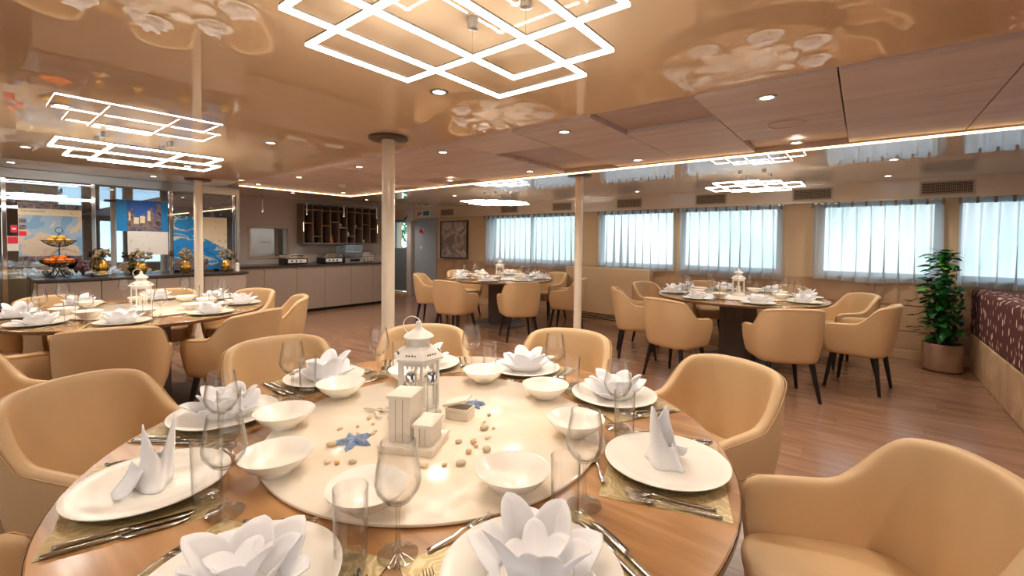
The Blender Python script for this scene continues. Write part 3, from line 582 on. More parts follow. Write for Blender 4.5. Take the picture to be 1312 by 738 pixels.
# ---- tableware prototypes (meshes shared)
def smesh(mb, name, mat, ang=40):
    me = mb.mesh(name, mat, True); me.set_sharp_from_angle(angle=math.radians(ang)); return me
plate_me = smesh(MB().lathe([(0.0, 0.004), (0.055, 0.004), (0.06, 0.0), (0.085, 0.0), (0.088, 0.003), (0.12, 0.010), (0.158, 0.019), (0.1585, 0.021), (0.156, 0.022), (0.12, 0.014), (0.09, 0.008), (0.0, 0.007)], 56), 'plate', 'china', 50)
bowl_me = smesh(MB().lathe([(0.0, 0.004), (0.030, 0.004), (0.032, 0.0), (0.038, 0.0), (0.040, 0.006), (0.066, 0.024), (0.086, 0.048), (0.087, 0.051), (0.084, 0.050), (0.062, 0.027), (0.036, 0.011), (0.0, 0.008)], 48), 'bowl', 'china', 50)
wg_bowl = smesh(MB().lathe([(0.0, 0.094), (0.008, 0.096), (0.026, 0.107), (0.040, 0.127), (0.0435, 0.142), (0.040, 0.168), (0.0325, 0.215), (0.0315, 0.2155), (0.031, 0.214), (0.0385, 0.167), (0.042, 0.142), (0.038, 0.128), (0.024, 0.109), (0.0, 0.100)], 32), 'glass_bowl', 'glass')
wg_stem = smesh(MB().lathe([(0.0, 0.0), (0.037, 0.0), (0.038, 0.002), (0.03, 0.004), (0.012, 0.008), (0.005, 0.018), (0.0038, 0.05), (0.0045, 0.088), (0.009, 0.097), (0.0, 0.0985)], 24), 'glass_stem', 'glass_thick')
tm_wall = smesh(MB().lathe([(0.027, 0.018), (0.030, 0.14), (0.0305, 0.1405), (0.0315, 0.14), (0.0285, 0.0), (0.0275, -0.0)], 32), 'tumbler_wall', 'glass')
tm_base = smesh(MB().lathe([(0.0, 0.0), (0.024, 0.0), (0.027, 0.003), (0.0268, 0.014), (0.022, 0.019), (0.0, 0.017)], 28), 'tumbler_base', 'glass_thick')
def mat_mesh():
    return MB().box(-0.20, 0.20, -0.142, 0.142, 0, 0.0008).mesh('placemat', 'placemat')
mat_me = mat_mesh()
def fork_me(L=0.20, name='fork'):
    b = MB(); hx = lambda y: 0.0035+0.0035*max(0, -y/(L*0.5))
    pts = [(0, -L/2, 0.003), (0, -L/2+0.01, 0.003), (0, -0.02, 0.004), (0, L/2-0.075, 0.009), (0, L/2-0.06, 0.008)]
    b.tube(pts, [0.0055, 0.0062, 0.004, 0.0028, 0.004], 8, flat=0.35)
    b.tube([(0, L/2-0.062, 0.008), (0, L/2-0.052, 0.0055), (0, L/2-0.04, 0.0045)], [0.004, 0.0105, 0.0115], 8, flat=0.18)
    for x in (-0.009, -0.003, 0.003, 0.009): b.tube([(x, L/2-0.045, 0.0045), (x, L/2-0.02, 0.004), (x*0.9, L/2, 0.009)], [0.0018, 0.0017, 0.0007], 5)
    return b.mesh(name, 'steel', True)
def knife_me(L=0.225):
    b = MB(); b.tube([(0, -L/2, 0.0035), (0, -L/2+0.008, 0.0035), (0, -0.02, 0.0038), (0, 0.0, 0.0038)], [0.0055, 0.0068, 0.0055, 0.004], 8, flat=0.5)
    v = []; 
    for y, w in ((-0.002, 0.004), (0.01, 0.0085), (0.05, 0.0095), (0.085, 0.009), (0.105, 0.005), (L/2, 0.0005)):
        v += [(-0.004, y, 0.0025), (-0.004+2*w, y, 0.0028), (-0.004+2*w, y, 0.0036), (-0.004, y, 0.0046)]
    f = [(0, 1, 2, 3), (20, 23, 22, 21)]
    for i in range(5):
        for j in range(4): a = i*4+j; c_ = i*4+(j+1) % 4; f.append((a, c_, c_+4, a+4))
    b.add(v, f); return b.mesh('knife', 'steel', True)
fk, kn, dfk = fork_me(), knife_me(), fork_me(0.155, 'dessert_fork')
def star_napkin(seed, N=6, h=0.085, rot=0.0, outer=True):
    rnd = random.Random(seed); b = MB()
    def layer(N, h0, h1, r0, r1, ph, fold, M=7):
        K = 16; n = N*K; hh = [rnd.uniform(0.72, 1.18) for _ in range(N)]; ww = [rnd.uniform(0.9, 1.12) for _ in range(N)]; tw = [rnd.uniform(-0.10, 0.10) for _ in range(N)]; v = []; f = []
        for j in range(M+1):
            t = j/M
            for i in range(n):
                a = 2*PI*i/n; u = (i/K) % 1; k = i//K; d = abs(u-0.5)*2           # 0 on the ridge of a point, 1 in the valley fold
                hv = 0.5*(hh[k]+hh[(k+(1 if u > 0.5 else -1)) % N])
                top = h0*(hv*d+hh[k]*(1-d)) + h1*hh[k]*(1-d**2.0)
                rad = (r0+(r1-r0)*t**1.2)*ww[k]**(1-d)*(1+fold*(0.5-d)*(0.35+0.65*t)) + 0.006*t*t*(1-d)
                aa = a+ph+tw[k]*(1-d)*t
                v.append((rad*math.cos(aa), rad*math.sin(aa), top*t+0.0012-0.004*t*t*(1-d)))
        for j in range(M):
            for i in range(n): a = j*n+i; c_ = j*n+(i+1) % n; f.append((a, c_, c_+n, a+n))
        b.add(v, f)
    layer(5, h*0.72, h*0.42, 0.046, 0.078, rot, 0.38)
    if outer: layer(5, h*0.34, h*0.34, 0.062, 0.104, rot+0.62, 0.30)
    layer(4, h*0.62, h*0.25, 0.014, 0.042, rot+0.9, 0.4)
    return b
def tulip_napkin(seed):
    rnd = random.Random(seed); b = MB(); n = 48; M = 9; v = []; f = []
    for j in range(M+1):
        t = j/M
        for i in range(n):
            a = 2*PI*i/n
            pk = max(0, math.cos(a-1.2))**3*1.0+max(0, math.cos(a+1.3))**3*0.9
            top = 0.060+0.100*pk
            w = 0.050*(1-0.42*t)*(1+0.16*math.cos(4*a+2.2*t)+0.10*math.sin(7*a-1.5*t)*t); l = 0.034*(1-0.2*t)*(1+0.2*math.cos(3*a+1+2.0*t))
            v.append((w*math.cos(a), l*math.sin(a)+0.012*t, top*t+0.001))
    for j in range(M):
        for i in range(n): a = j*n+i; c_ = j*n+(i+1) % n; f.append((a, c_, c_+n, a+n))
    b.add(v, f)
    # trailing folded corner in front
    vv = []; ff = []
    for j in range(6):
        for i in range(7):
            s_ = j/5; q = i/6-0.5
            vv.append((0.05*q*2*(1-0.55*s_)+0.01*s_, -0.026-0.045*s_, 0.045*(1-s_)**2+0.003+0.012*abs(q)*(1-s_)+0.006*math.sin(s_*5+q*4)*0.6+0.002))
    for j in range(5):
        for i in range(6): a = j*7+i; ff.append((a, a+1, a+8, a+7))
    b.add(vv, ff); return b
nap_me = []
def nap(mb, k):
    me = mb.mesh('napkin', 'linen', True); return me
NAP = [nap(star_napkin(3, h=0.080), 0), nap(star_napkin(11, h=0.074, rot=0.6), 1), nap(tulip_napkin(5), 2), nap(star_napkin(23, h=0.080, rot=1.1), 3), nap(star_napkin(31, h=0.082, rot=0.3), 4)]
def pol(c, r, a): a = math.radians(a); return (c[0]+r*math.cos(a), c[1]+r*math.sin(a))
def put(name, me, xy, z, rz, label, cat, group, tilt=0):
    o = linkmesh(name, me, None, (xy[0], xy[1], z), math.radians(rz)); tag(o, label, cat, group); return o
def setting(key, a, seat, idx, full, nk):
    c = TB[key]; tn = TN[key]; rnd = random.Random(idx*7+len(key)*101+int(a)); j = lambda s_: rnd.uniform(-s_, s_); g = ' on '+tn
    zm = ZTB+0.0002+(idx % 3)*0.0009; zt = ZTB+0.0032
    rz = a+90; L = lambda x, y: (c[0]+(0.70-y)*math.cos(math.radians(a))-x*math.sin(math.radians(a)), c[1]+(0.70-y)*math.sin(math.radians(a))+x*math.cos(math.radians(a)))
    where = '%s, %s' % (tn, seat)
    put('placemat', mat_me, L(j(.004), 0.0), zm, rz+j(1), 'gold veined placemat on '+where, 'placemat', 'placemats'+g)
    zt = zm+0.001
    put('dinner_plate', plate_me, L(j(.006), j(.003)), zt, rz, 'white dinner plate on '+where, 'plate', 'dinner plates'+g)
    o = put('folded_napkin', NAP[nk], L(j(.01), j(.01)), zt+0.008, rz+j(14) if nk != 2 else rz+(20 if a < 0 else 60), ('tall folded' if nk == 2 else 'star-folded')+' white napkin on '+where, 'napkin', 'folded napkins'+g)
    if 's' not in o.modifiers: m_ = o.modifiers.new('s', 'SOLIDIFY'); m_.thickness = 0.0022; m_.offset = 0
    put('bowl', bowl_me, pol(c, 0.452, a+10+j(1.5)), ZSU+0.0003, 0, 'small white bowl on '+where, 'bowl', 'bowls'+g)
    e = empty('wine_glass', (*pol(c, 0.585+j(.005), a+20+j(1)), zt+0.002)); tag(e, 'clear stemmed wine glass on '+where, 'wine glass', 'wine glasses'+g)
    e.location.z = ZTB+0.003
    linkmesh('bowl', wg_bowl, e); linkmesh('stem', wg_stem, e)
    e = empty('tumbler', (*pol(c, 0.60+j(.005), a+12.5+j(1)), ZTB+0.0035)); tag(e, 'straight clear water glass on '+where, 'glass', 'water glasses'+g)
    linkmesh('wall', tm_wall, e); linkmesh('base', tm_base, e)
    put('fork', fk, L(-0.166, -0.01), zt, rz-2, 'steel fork, inner, on '+where, 'fork', 'forks'+g)
    put('knife', kn, L(0.167, -0.01), zt, rz+2, 'steel knife, inner, on '+where, 'knife', 'knives'+g)
    if full:
        put('fork', fk, L(-0.191, -0.02), zt, rz-2, 'steel fork, outer, on '+where, 'fork', 'forks'+g)
        put('knife', kn, L(0.190, -0.02), zt, rz+2, 'steel knife, outer, on '+where, 'knife', 'knives'+g)
        put('dessert_fork', dfk, L(-0.075, 0.165), ZTB+0.0032, rz-75+j(6), 'small steel dessert fork on '+where, 'fork', 'dessert forks'+g)
near_seats = [(-110, 'leftmost setting', 2), (-146, 'second setting from the left', 0), (178, 'third setting from the left', 3), (141, 'setting behind the lantern', 1), (102, 'setting right of the lantern', 0), (62, 'setting before the right-back chair', 1), (19, 'rightmost setting', 2), (-27, 'bottom setting right of centre', 3), (-68, 'bottom setting left of centre', 4)]
for i, (a, s_, nk) in enumerate(near_seats): setting('near', a, s_, i, True, nk)
chairs = {'near': [(-151, 'facing us at far left'), (175, 'behind third plate from the left'), (141, 'directly behind the lantern'), (103, 'back middle, right of the lantern'), (64, 'back right, seen over the rightmost plate'), (24, 'bottom right corner of the photo'), (-109, 'bottom left corner, only its arm showing')]}
OCT = ['nearest us', 'front right', 'right side', 'back right', 'far side', 'back left', 'left side', 'front left']
def octs(key, angs):
    c = TB[key]; base = math.degrees(math.atan2(-c[1], -c[0])); used_ = {}
    ds = sorted(((a-base) % 360, a) for a in angs); out = []
    off = ds[0][0]
    # order going counter-clockwise starting from the seat closest to the camera direction
    k0 = min(range(len(ds)), key=lambda i: min(ds[i][0], 360-ds[i][0]))
    for i in range(len(ds)): out.append((ds[(k0+i) % len(ds)][1], OCT[i]))
    return out
cA = {'plant': [-153, -108, -60, -12, 33, 75, 120, 163], 'painting': [-146, -84, -36, 18, 74, 122, 166], 'mirror': [-106, -64, -19, 24, 70, 114, 158, -158]}
for key, angs in cA.items():
    oc = octs(key, angs); chairs[key] = oc
    sa = {'plant': [-160, -112, -64, -20, 25, 70, 115, 160], 'painting': [-160, -112, -64, -20, 25, 70, 115, 160], 'mirror': [-105, -62, -20, 25, 70, 115, 160, -155]}[key]
    for i, (a, s_) in enumerate(octs(key, sa)): setting(key, a, s_, i, False, [0, 1, 3, 4][i % 4])
for key, lst in chairs.items():
    for a, s_ in lst:
        chair(TB[key], 1.17 if key == 'near' else 0.94 if key == 'mirror' else (1.05 if key == 'painting' and 20 < a < 150 else 1.12), a, 'tan leather tub chair at %s, %s' % (TN[key], s_), 'tub chairs around the dining tables')
chair((-3.08, 0.03), 0.0, -141.5, 'tan leather tub chair cut by the left edge, behind the near table', 'tub chairs around the dining tables')

# ------------------------------------------------------------------ lanterns
def make_lantern():
    e = empty('candle_lantern'); N = 6
    def hexp(prof): return MB().lathe(prof, 6, close=True)
    hexp([(0.078, 0.0), (0.078, 0.012), (0.068, 0.02), (0.068, 0.03)]).obj('base', 'white_metal', e, bevel=0.002)
    for i in range(6):
        a = 2*PI*i/6; MB().box(-0.004, 0.004, -0.004, 0.004, 0.028, 0.186).obj('post', 'white_metal', e, loc=(0.064*math.cos(a), 0.064*math.sin(a), 0))
    gm = MB()
    for i in range(6):
        a0, a1 = 2*PI*i/6, 2*PI*(i+1)/6; p0 = Vector((0.062*math.cos(a0), 0.062*math.sin(a0), 0)); p1 = Vector((0.062*math.cos(a1), 0.062*math.sin(a1), 0))
        fr = MB(); d_ = (p1-p0)
        for k in range(3):
            a_, b_ = p0+d_*(0.18+k*0.24), p0+d_*(0.34+k*0.24)
            fr.add([a_+Vector((0, 0, 0.170)), b_+Vector((0, 0, 0.170)), (a_+b_)/2+Vector((0, 0, 0.156))], [(0, 1, 2)])
        q0, q1 = p0+Vector((0, 0, 0.168)), p1+Vector((0, 0, 0.168)); fr.add([q0, q1, q1+Vector((0, 0, 0.018)), q0+Vector((0, 0, 0.018))], [(0, 1, 2, 3)])
        o = fr.obj('fretwork', 'white_metal', e); m_ = o.modifiers.new('s', 'SOLIDIFY'); m_.thickness = 0.002
        MB().add([p0*0.97+Vector((0, 0, 0.03)), p1*0.97+Vector((0, 0, 0.03)), p1*0.97+Vector((0, 0, 0.168)), p0*0.97+Vector((0, 0, 0.168))], [(0, 1, 2, 3)]).obj('pane', 'glass', e)
    rf = hexp([(0.070, 0.184), (0.082, 0.186), (0.084, 0.194), (0.080, 0.197), (0.066, 0.212), (0.046, 0.224), (0.035, 0.228)]).obj('roof', 'white_metal', e, bevel=0.0015)
    holes = MB()
    for i in range(6):
        for q in (-0.014, -0.005, 0.005, 0.014):
            a = 2*PI*(i+0.5)/6; r_ = 0.0640; x, y = r_*math.cos(a)-q*math.sin(a), r_*math.sin(a)+q*math.cos(a); holes.ball((x, y, 0.2055), 0.0028, 6, 4)
    holes.obj('pierced_holes', 'vent_dark', rf)['kind'] = 'stuff'
    MB().lathe([(0.034, 0.226), (0.034, 0.250)], 24, close=True).obj('neck', 'white_metal', e, auto=40)
    MB().lathe([(0.036, 0.248), (0.047, 0.252), (0.048, 0.258), (0.040, 0.266), (0.022, 0.277), (0.011, 0.288), (0.010, 0.300), (0.007, 0.308), (0, 0.310)], 28, close=True).obj('cap', 'white_metal', e, auto=50)
    pts = [(-0.01+0.030*math.cos(t)-0.012, 0.0, 0.300+0.030*math.sin(t)-0.006) for t in [PI*2*i/20 for i in range(21)]]
    MB().tube(pts, 0.0018, 6).obj('ring_handle', 'white_metal', e, smooth=True)
    MB().lathe([(0.022, 0.031), (0.022, 0.10), (0.018, 0.102), (0, 0.098)], 20, close=True).obj('candle', 'candle_wax', e, auto=40)
    return e
lan0 = make_lantern()
lpos = {'near': (-1.17, 0.965), 'plant': (-1.12, 5.6), 'painting': (-4.68, 5.55), 'mirror': (-4.65, 0.93)}
for k, (key, c) in enumerate(lpos.items()):
    l = lan0 if k == 0 else copy_tree(lan0); l.location = (c[0], c[1], ZSU+0.0003); l.scale = (1.06, 1.06, 1.0) if key == 'near' else (1, 1, 1); l.rotation_euler = (0, 0, 0.5+k*0.3)
    tag(l, 'white hexagonal pierced-metal lantern in the middle of '+TN[key], 'lantern', 'white lanterns on the tables')

# ------------------------------------------------------------------ near table centrepiece
Z0 = ZSU+0.0003
e = empty('wooden_cruet_stand', (-0.985, 0.80, Z0), math.radians(28)); e.scale = (1.2, 1.2, 1.2); tag(e, 'white wooden cruet stand with a tall and a low box on one tray', 'cruet stand')
MB().box(-0.065, 0.065, -0.058, 0.058, 0, 0.010).box(-0.067, 0.067, -0.060, -0.055, 0.010, 0.018).box(0.062, 0.067, -0.055, 0.060, 0.010, 0.018).obj('tray', 'white_wood', e, bevel=0.0015)
def crate(x0, x1, y0, y1, h, nm, par):
    o = MB().box(x0, x1, y0, y1, 0.0105, h-0.012).obj(nm, 'white_wood', par, bevel=0.001)
    MB().box(x0-0.004, x1+0.004, y0-0.004, y1+0.004, h-0.012, h-0.005).add([(x0-0.004, y0-0.004, h-0.005), (x1+0.004, y0-0.004, h-0.005), (x1+0.004, y1+0.004, h-0.005), (x0-0.004, y1+0.004, h-0.005), (x0+0.008, (y0+y1)/2, h+0.003), (x1-0.008, (y0+y1)/2, h+0.003)], [(0, 1, 5, 4), (1, 2, 5), (2, 3, 4, 5), (3, 0, 4)]).obj('lid', 'white_wood', o, bevel=0.001)
    for q in (0.33, 0.66): MB().box(x0+(x1-x0)*q-0.0006, x0+(x1-x0)*q+0.0006, y0-0.0008, y0, 0.012, h-0.014).obj('groove', 'sofa_base', o)
crate(-0.058, -0.004, -0.02, 0.05, 0.125, 'tall_box', e); crate(0.010, 0.052, -0.03, 0.04, 0.066, 'low_box', e)
for k, (dx, dy, nm) in enumerate([(-0.020, 0.068, 'salt'), (0.020, 0.072, 'pepper')]):
    a = math.radians(28); x = -0.965+dx*math.cos(a)-dy*math.sin(a); y = 0.83+dx*math.sin(a)+dy*math.cos(a)
for k, (x, y, lb) in enumerate([(-1.13, 0.89, 'small glass shaker with chrome cap left of the cruet stand'), (-1.085, 0.935, 'small glass shaker with chrome cap behind the tall white box')]):
    s_ = empty('shaker', (x+0.04, y-0.02, Z0)); s_.scale = (1, 1, 1.5); tag(s_, lb, 'shaker', 'salt and pepper shakers')
    MB().lathe([(0.016, 0), (0.016, 0.085), (0.013, 0.09)], 16, close=True).obj('jar', 'glass_thick', s_, auto=40); MB().lathe([(0.017, 0.088), (0.017, 0.108), (0.012, 0.114), (0, 0.115)], 16, close=True).obj('cap', 'chrome', s_, auto=40)
e = empty('trinket_box', (-1.025, 1.02, Z0), math.radians(20)); tag(e, 'small white slatted box with its lid ajar, right of the lantern', 'box')
for q in range(3): MB().box(-0.04, 0.04, -0.028, -0.024, 0.001+q*0.012, 0.012+q*0.012).obj('slat', 'white_wood', e)
MB().box(-0.04, -0.036, -0.024, 0.028, 0, 0.036).box(0.036, 0.04, -0.024, 0.028, 0, 0.036).box(-0.036, 0.036, 0.024, 0.028, 0, 0.036).box(-0.036, 0.036, -0.024, 0.024, 0, 0.003).obj('body', 'white_wood', e)
o = MB().box(-0.043, 0.043, -0.031, 0.031, 0, 0.008).obj('lid', 'white_wood', e, bevel=0.002, loc=(-0.012, 0.006, 0.048)); o.rotation_euler = (0.0, -0.28, 0.1)
def starfish(x, y, rz, r, label):
    n = 5; pts = []; b = MB(); v = [(0, 0, 0.018)]; N = 40
    for j, (fr, zz) in enumerate(((0.45, 0.016), (0.8, 0.012), (1.0, 0.0))):
        for i in range(N):
            a = 2*PI*i/N; q_ = (i % 8)/4.0; q_ = abs(q_-1) if q_ <= 2 else 0; rad = r*(0.36+0.64*q_**1.25)
            v.append((rad*fr*math.cos(a), rad*fr*math.sin(a), zz*(1 if j == 2 else (0.6+0.4*math.cos(5*a)))))
    f = [(0, 1+i, 1+(i+1) % N) for i in range(N)]
    for j in range(2):
        for i in range(N): a = 1+j*N+i; c_ = 1+j*N+(i+1) % N; f.append((a, a+N, c_+N, c_))
    o = MB().add(v, f).obj('starfish', 'star_blue', smooth=True, loc=(x, y, Z0)); o.rotation_euler = (0, 0, rz); tag(o, label, 'starfish', 'blue starfish on the turntable'); return o
starfish(-1.128, 0.695, 0.35, 0.060, 'large light blue starfish left of the cruet stand'); starfish(-1.06, 1.125, 0.9, 0.042, 'small light blue starfish right of the trinket box')
peb_px = [(-1.154, .643), (-1.05, .60), (-1.071, .586), (-1.022, .627), (-1.235, .715), (-1.21, .76), (-1.166, .735), (-1.14, .775), (-1.13, .76), (-1.19, .80), (-0.87, .735), (-0.80, .80), (-0.83, .77), (-0.86, .91), (-0.875, .93), (-0.895, .885), (-0.84, .90), (-0.83, .86), (-0.935, 1.04), (-0.90, 1.0), (-0.925, 1.02), (-0.88, 1.02), (-0.85, .96), (-0.80, .90), (-1.24, .82), (-0.96, 1.09)]
pms = [MB().ball((0, 0, 0.6), 1, 10, 7, (1, 0.75, 0.6)).mesh('pebble', 'pebble_%d' % i, True) for i in range(4)]
for i, (x, y) in enumerate(peb_px):
    o = linkmesh('pebble', pms[i % 4], None, (x, y, Z0), random.uniform(0, 6)); s_ = random.choice([0.007, 0.009, 0.011, 0.015]); o.scale = (s_, s_, s_*0.8)
    tag(o, 'small smooth beige pebble scattered on the near table turntable', 'pebble', 'pebbles on the near turntable')
for i in range(9):
    x, y = -1.24+random.uniform(-.04, .05), 0.885+random.uniform(-.05, .05); a = random.uniform(-0.6, 0.9); l = random.uniform(0.02, 0.04)
    o = MB().tube([(-l, 0, 0.007), (-l*0.3, 0.006, 0.009), (l*0.4, -0.004, 0.009), (l, 0.004, 0.006)], [0.003, 0.006, 0.0055, 0.002], 7).obj('shell_piece', 'coral_white', smooth=True, loc=(x, y, Z0)); o.rotation_euler = (0, 0, a)
    tag(o, 'small white coral piece left of the lantern on the near turntable', 'coral', 'white coral pieces left of the lantern')

# ------------------------------------------------------------------ mirror wall and counter
mw = empty('mirror_wall_panel')
bpy.data.objects.remove(mw)
yst = [-0.85, 0.30, 1.0, 1.75, 2.495]
names = ['mirror panel at far left', 'mirror panel behind the fruit stand', 'mirror panel behind the blue city poster', 'mirror panel behind the blue coast map']
for i in range(4):
    a, b = yst[i]+0.02, yst[i+1]-0.02
    o = MB().box(LX, LX+0.012, a, b, 0.02, 1.97).obj('wall_mirror', 'mirror'); tag(o, names[i], 'mirror', 'wall mirrors at left')
for i, y in enumerate(yst):
    struct('trim_%d' % (10+i), MB().box(LX, LX+0.03, y-0.02, y+0.02, 0, 2.0), 'chrome', bevel=0.004)
struct('trim_20', MB().box(LX, LX+0.05, -0.9, 2.53, 1.985, ZC), 'steel_brushed', bevel=0.004)
struct('trim_21', MB().box(LX-0.01, LX+0.03, 2.525, 2.57, 0, ZC), 'steel_brushed', bevel=0.004)
CX = -6.78
sb = empty('sideboard', (CX, 0.48, 0)); tag(sb, 'long low sideboard with dark top before the mirrors', 'sideboard')
MB().box(LX+0.045-CX, -0.025, 0.02, 2.03, 0.08, 0.868).obj('body', 'cabinet_gap', sb)
MB().box(LX+0.045-CX, -0.05, 0.02, 2.03, 0.0, 0.08).obj('plinth', 'cabinet', sb)
for i in range(4): MB().box(-0.024, -0.004, 0.024+i*0.502, 0.024+i*0.502+0.496, 0.085, 0.86).obj('door', 'cabinet', sb, bevel=0.002)
MB().box(LX+0.04-CX, 0.01, 0.0, 2.06, 0.87, 0.90).obj('top', 'counter_dark', sb, bevel=0.003)
MB().box(LX+0.04-CX, 0.0, -0.002, 0.018, 0.0, 0.869).obj('end_panel', 'chrome', sb)
# posters
def poster(y0, y1, z0, z1, mat, label, extra=None, x=LX+0.0125):
    e = empty('poster', (x, (y0+y1)/2, (z0+z1)/2)); tag(e, label, 'poster')
    MB().box(0, 0.0015, y0-(y0+y1)/2, y1-(y0+y1)/2, z0-(z0+z1)/2, z1-(z0+z1)/2).obj('sheet', mat, e)
    return e
def patch(e, y0, y1, z0, z1, mat, name='print', t=0.0022): return MB().box(0.0014, t, y0, y1, z0, z1).obj(name, mat, e)
def text(e, s_, y, z, size, mat='ink', name='lettering'):
    cu = bpy.data.curves.new('lettering', 'FONT'); cu.body = s_; cu.size = size; cu.extrude = 0.0003; cu.align_x = 'CENTER'; o = bpy.data.objects.new(name, cu)
    me = bpy.data.meshes.new_from_object(o); bpy.data.objects.remove(o); o = bpy.data.objects.new(name, me); C.objects.link(o); o.rotation_euler = (PI/2, 0, PI/2); o.location = (0.0028, y, z); o.parent = e; me.materials.clear(); me.materials.append(MATS[mat]); return o
e = poster(0.40, 0.90, 1.08, 1.73, 'map_faded', 'faded regional map poster behind the fruit stand')
for i in range(4): patch(e, -0.25+i*0.125+0.002, -0.25+(i+1)*0.125-0.002, 0.265, 0.322, 'photo_dusk', 'photo_strip'); patch(e, -0.25+i*0.125+0.002, -0.25+(i+1)*0.125-0.002, -0.322, -0.265, 'photo_dusk', 'photo_strip')
patch(e, -0.25, 0.25, 0.19, 0.262, 'map_land', 'title_band')
text(e, 'LUKA MAKARSKA', -0.14, 0.225, 0.024)
for i in range(3): patch(e, -0.245, -0.19, 0.1-i*0.07, 0.15-i*0.07, 'photo_dusk' if i < 2 else 'pinkred', 'small_picture')
e = poster(1.205, 1.72, 1.44, 1.83, 'poster_blue', 'blue poster with a lit old town at dusk')
patch(e, -0.155, 0.19, -0.19, 0.19, 'photo_night_sky', 'sky_photo', 0.0024)
skyline = [(-0.15, 0.06), (-0.12, 0.10), (-0.10, 0.02), (-0.07, -0.02), (-0.03, 0.0), (0.0, 0.03), (0.02, -0.01), (0.05, 0.09), (0.075, 0.12), (0.10, 0.05), (0.12, -0.03), (0.135, 0.17), (0.185, 0.15)]
b = MB()
for i, (y, z) in enumerate(skyline[:-1]): b.box(0.0024, 0.0032, y, skyline[i+1][0], -0.19, z)
b.obj('town_skyline', 'photo_dusk', e); b = MB()
for (y, z, w, h) in ((-0.09, -0.10, 0.05, 0.08), (-0.03, -0.09, 0.05, 0.09), (0.045, -0.06, 0.03, 0.13), (-0.14, -0.06, 0.02, 0.10)): b.box(0.0032, 0.0038, y, y+w, z, z+h)
b.obj('lit_buildings', 'map_land', e)
poster(1.31, 1.72, 1.142, 1.438, 'map_plan', 'pale black-and-white plan under the blue poster')
e = poster(1.78, 2.41, 0.93, 1.66, 'map_sea', 'blue coast and islands map behind the left column')
patch(e, -0.02, 0.315, 0.10, 0.36, 'map_land', 'land_area'); MB().add([(0.0022, -0.02, 0.10), (0.0022, 0.315, 0.10), (0.0022, 0.315, -0.08), (0.0022, 0.25, -0.06)], [(0, 1, 2, 3)]).obj('land_slope', 'map_land', e)
for a, b_ in ((-0.14, -0.02), (0.1, 0.16)): patch(e, a, b_, 0.37, 0.43, 'photo_dusk', 'small_picture', 0.0026)
for i in range(3): patch(e, -0.31+i*0.14, -0.20+i*0.14, -0.36, -0.22, 'photo_dusk', 'photo_strip')
e = poster(0.315, 0.40, 1.20, 1.36, 'poster_white', 'small white notice with red symbols at far left'); patch(e, -0.035, 0.04, 0.0, 0.075, 'pinkred', 'red_symbol'); patch(e, -0.04, 0.04, -0.01, -0.045, 'poster_white', 'caption')
e = poster(0.345, 0.395, 1.40, 1.48, 'pinkred', 'small red sticker above the notice at far left'); patch(e, -0.015, 0.015, -0.01, 0.01, 'poster_white', 'symbol')

# vases with dried flowers
def make_vase():
    e = empty('gold_vase'); n = 32; v = []; f = []; prof = [(0.028, 0), (0.044, 0.02), (0.060, 0.06), (0.062, 0.09), (0.052, 0.13), (0.036, 0.155), (0.030, 0.163), (0.034, 0.17)]
    for r_, z in prof:
        for i in range(n*2): a = PI*i/n; rr_ = r_*(1+0.05*math.cos(12*a)*min(1, 30*(r_-0.028))); v.append((rr_*math.cos(a), rr_*math.sin(a), z))
    n2 = n*2
    for j in range(len(prof)-1):
        for i in range(n2): a, b_ = j*n2+i, j*n2+(i+1) % n2; f.append((a, b_, b_+n2, a+n2))
    f.append(tuple(range(n2-1, -1, -1)))
    MB().add(v, f).obj('body', 'gold', e, smooth=True)
    return e
def bouquet(e, mat, seed, z0=0.16, spread=0.09, n=38, hz=0.15):
    rnd = random.Random(seed); st = MB(); he = MB()
    for i in range(n):
        a = rnd.uniform(0, 2*PI); r_ = spread*math.sqrt(rnd.random()); z = z0+hz*rnd.uniform(0.35, 1)*(1-0.35*(r_/spread)**2)
        x, y = r_*math.cos(a), r_*math.sin(a); st.tube([(0, 0, z0-0.03), (x*0.5, y*0.5, z0+0.03), (x, y, z)], 0.0012, 4)
        he.ball((x, y, z), rnd.uniform(0.014, 0.026), 6, 4, (1, 1, rnd.uniform(0.6, 1.1)))
        for q in range(3): d_ = Vector((rnd.gauss(0, 1), rnd.gauss(0, 1), rnd.gauss(0.3, 1))).normalized()*0.03; w = d_.orthogonal().normalized()*0.007; p_ = Vector((x, y, z)); he.add([p_, p_+d_*0.5+w, p_+d_, p_+d_*0.5-w], [(0, 1, 2, 3)])
    st.obj('stems', 'bark', e); h = he.obj('flower_heads', mat, e); h['kind'] = 'stuff'
for i, (y, sp, lb) in enumerate([(1.045, 0.085, 'gold ribbed vase with dried flowers beside the pink bouquet'), (1.40, 0.10, 'gold ribbed vase with dried flowers under the blue poster'), (1.86, 0.09, 'gold ribbed vase with dried flowers left of the white column'), (2.33, 0.085, 'gold ribbed vase with dried flowers at the right end of the sideboard')]):
    v_ = make_vase(); v_.location = (-7.0, y, 0.901+(0.028 if i == 0 else 0)); tag(v_, lb, 'vase', 'gold vases on the sideboard'); bouquet(v_, 'dried_flower', 40+i, spread=sp)
    if i == 0:
        o = smesh(MB().lathe([(0.04, 0), (0.05, 0.002), (0.085, 0.026), (0.082, 0.027), (0.05, 0.008), (0, 0.006)], 32, close=False), 'dish', 'china'); d_ = linkmesh('shallow_dish', o, None, (-7.0, y, 0.901)); tag(d_, 'shallow cream dish under the left gold vase', 'dish')
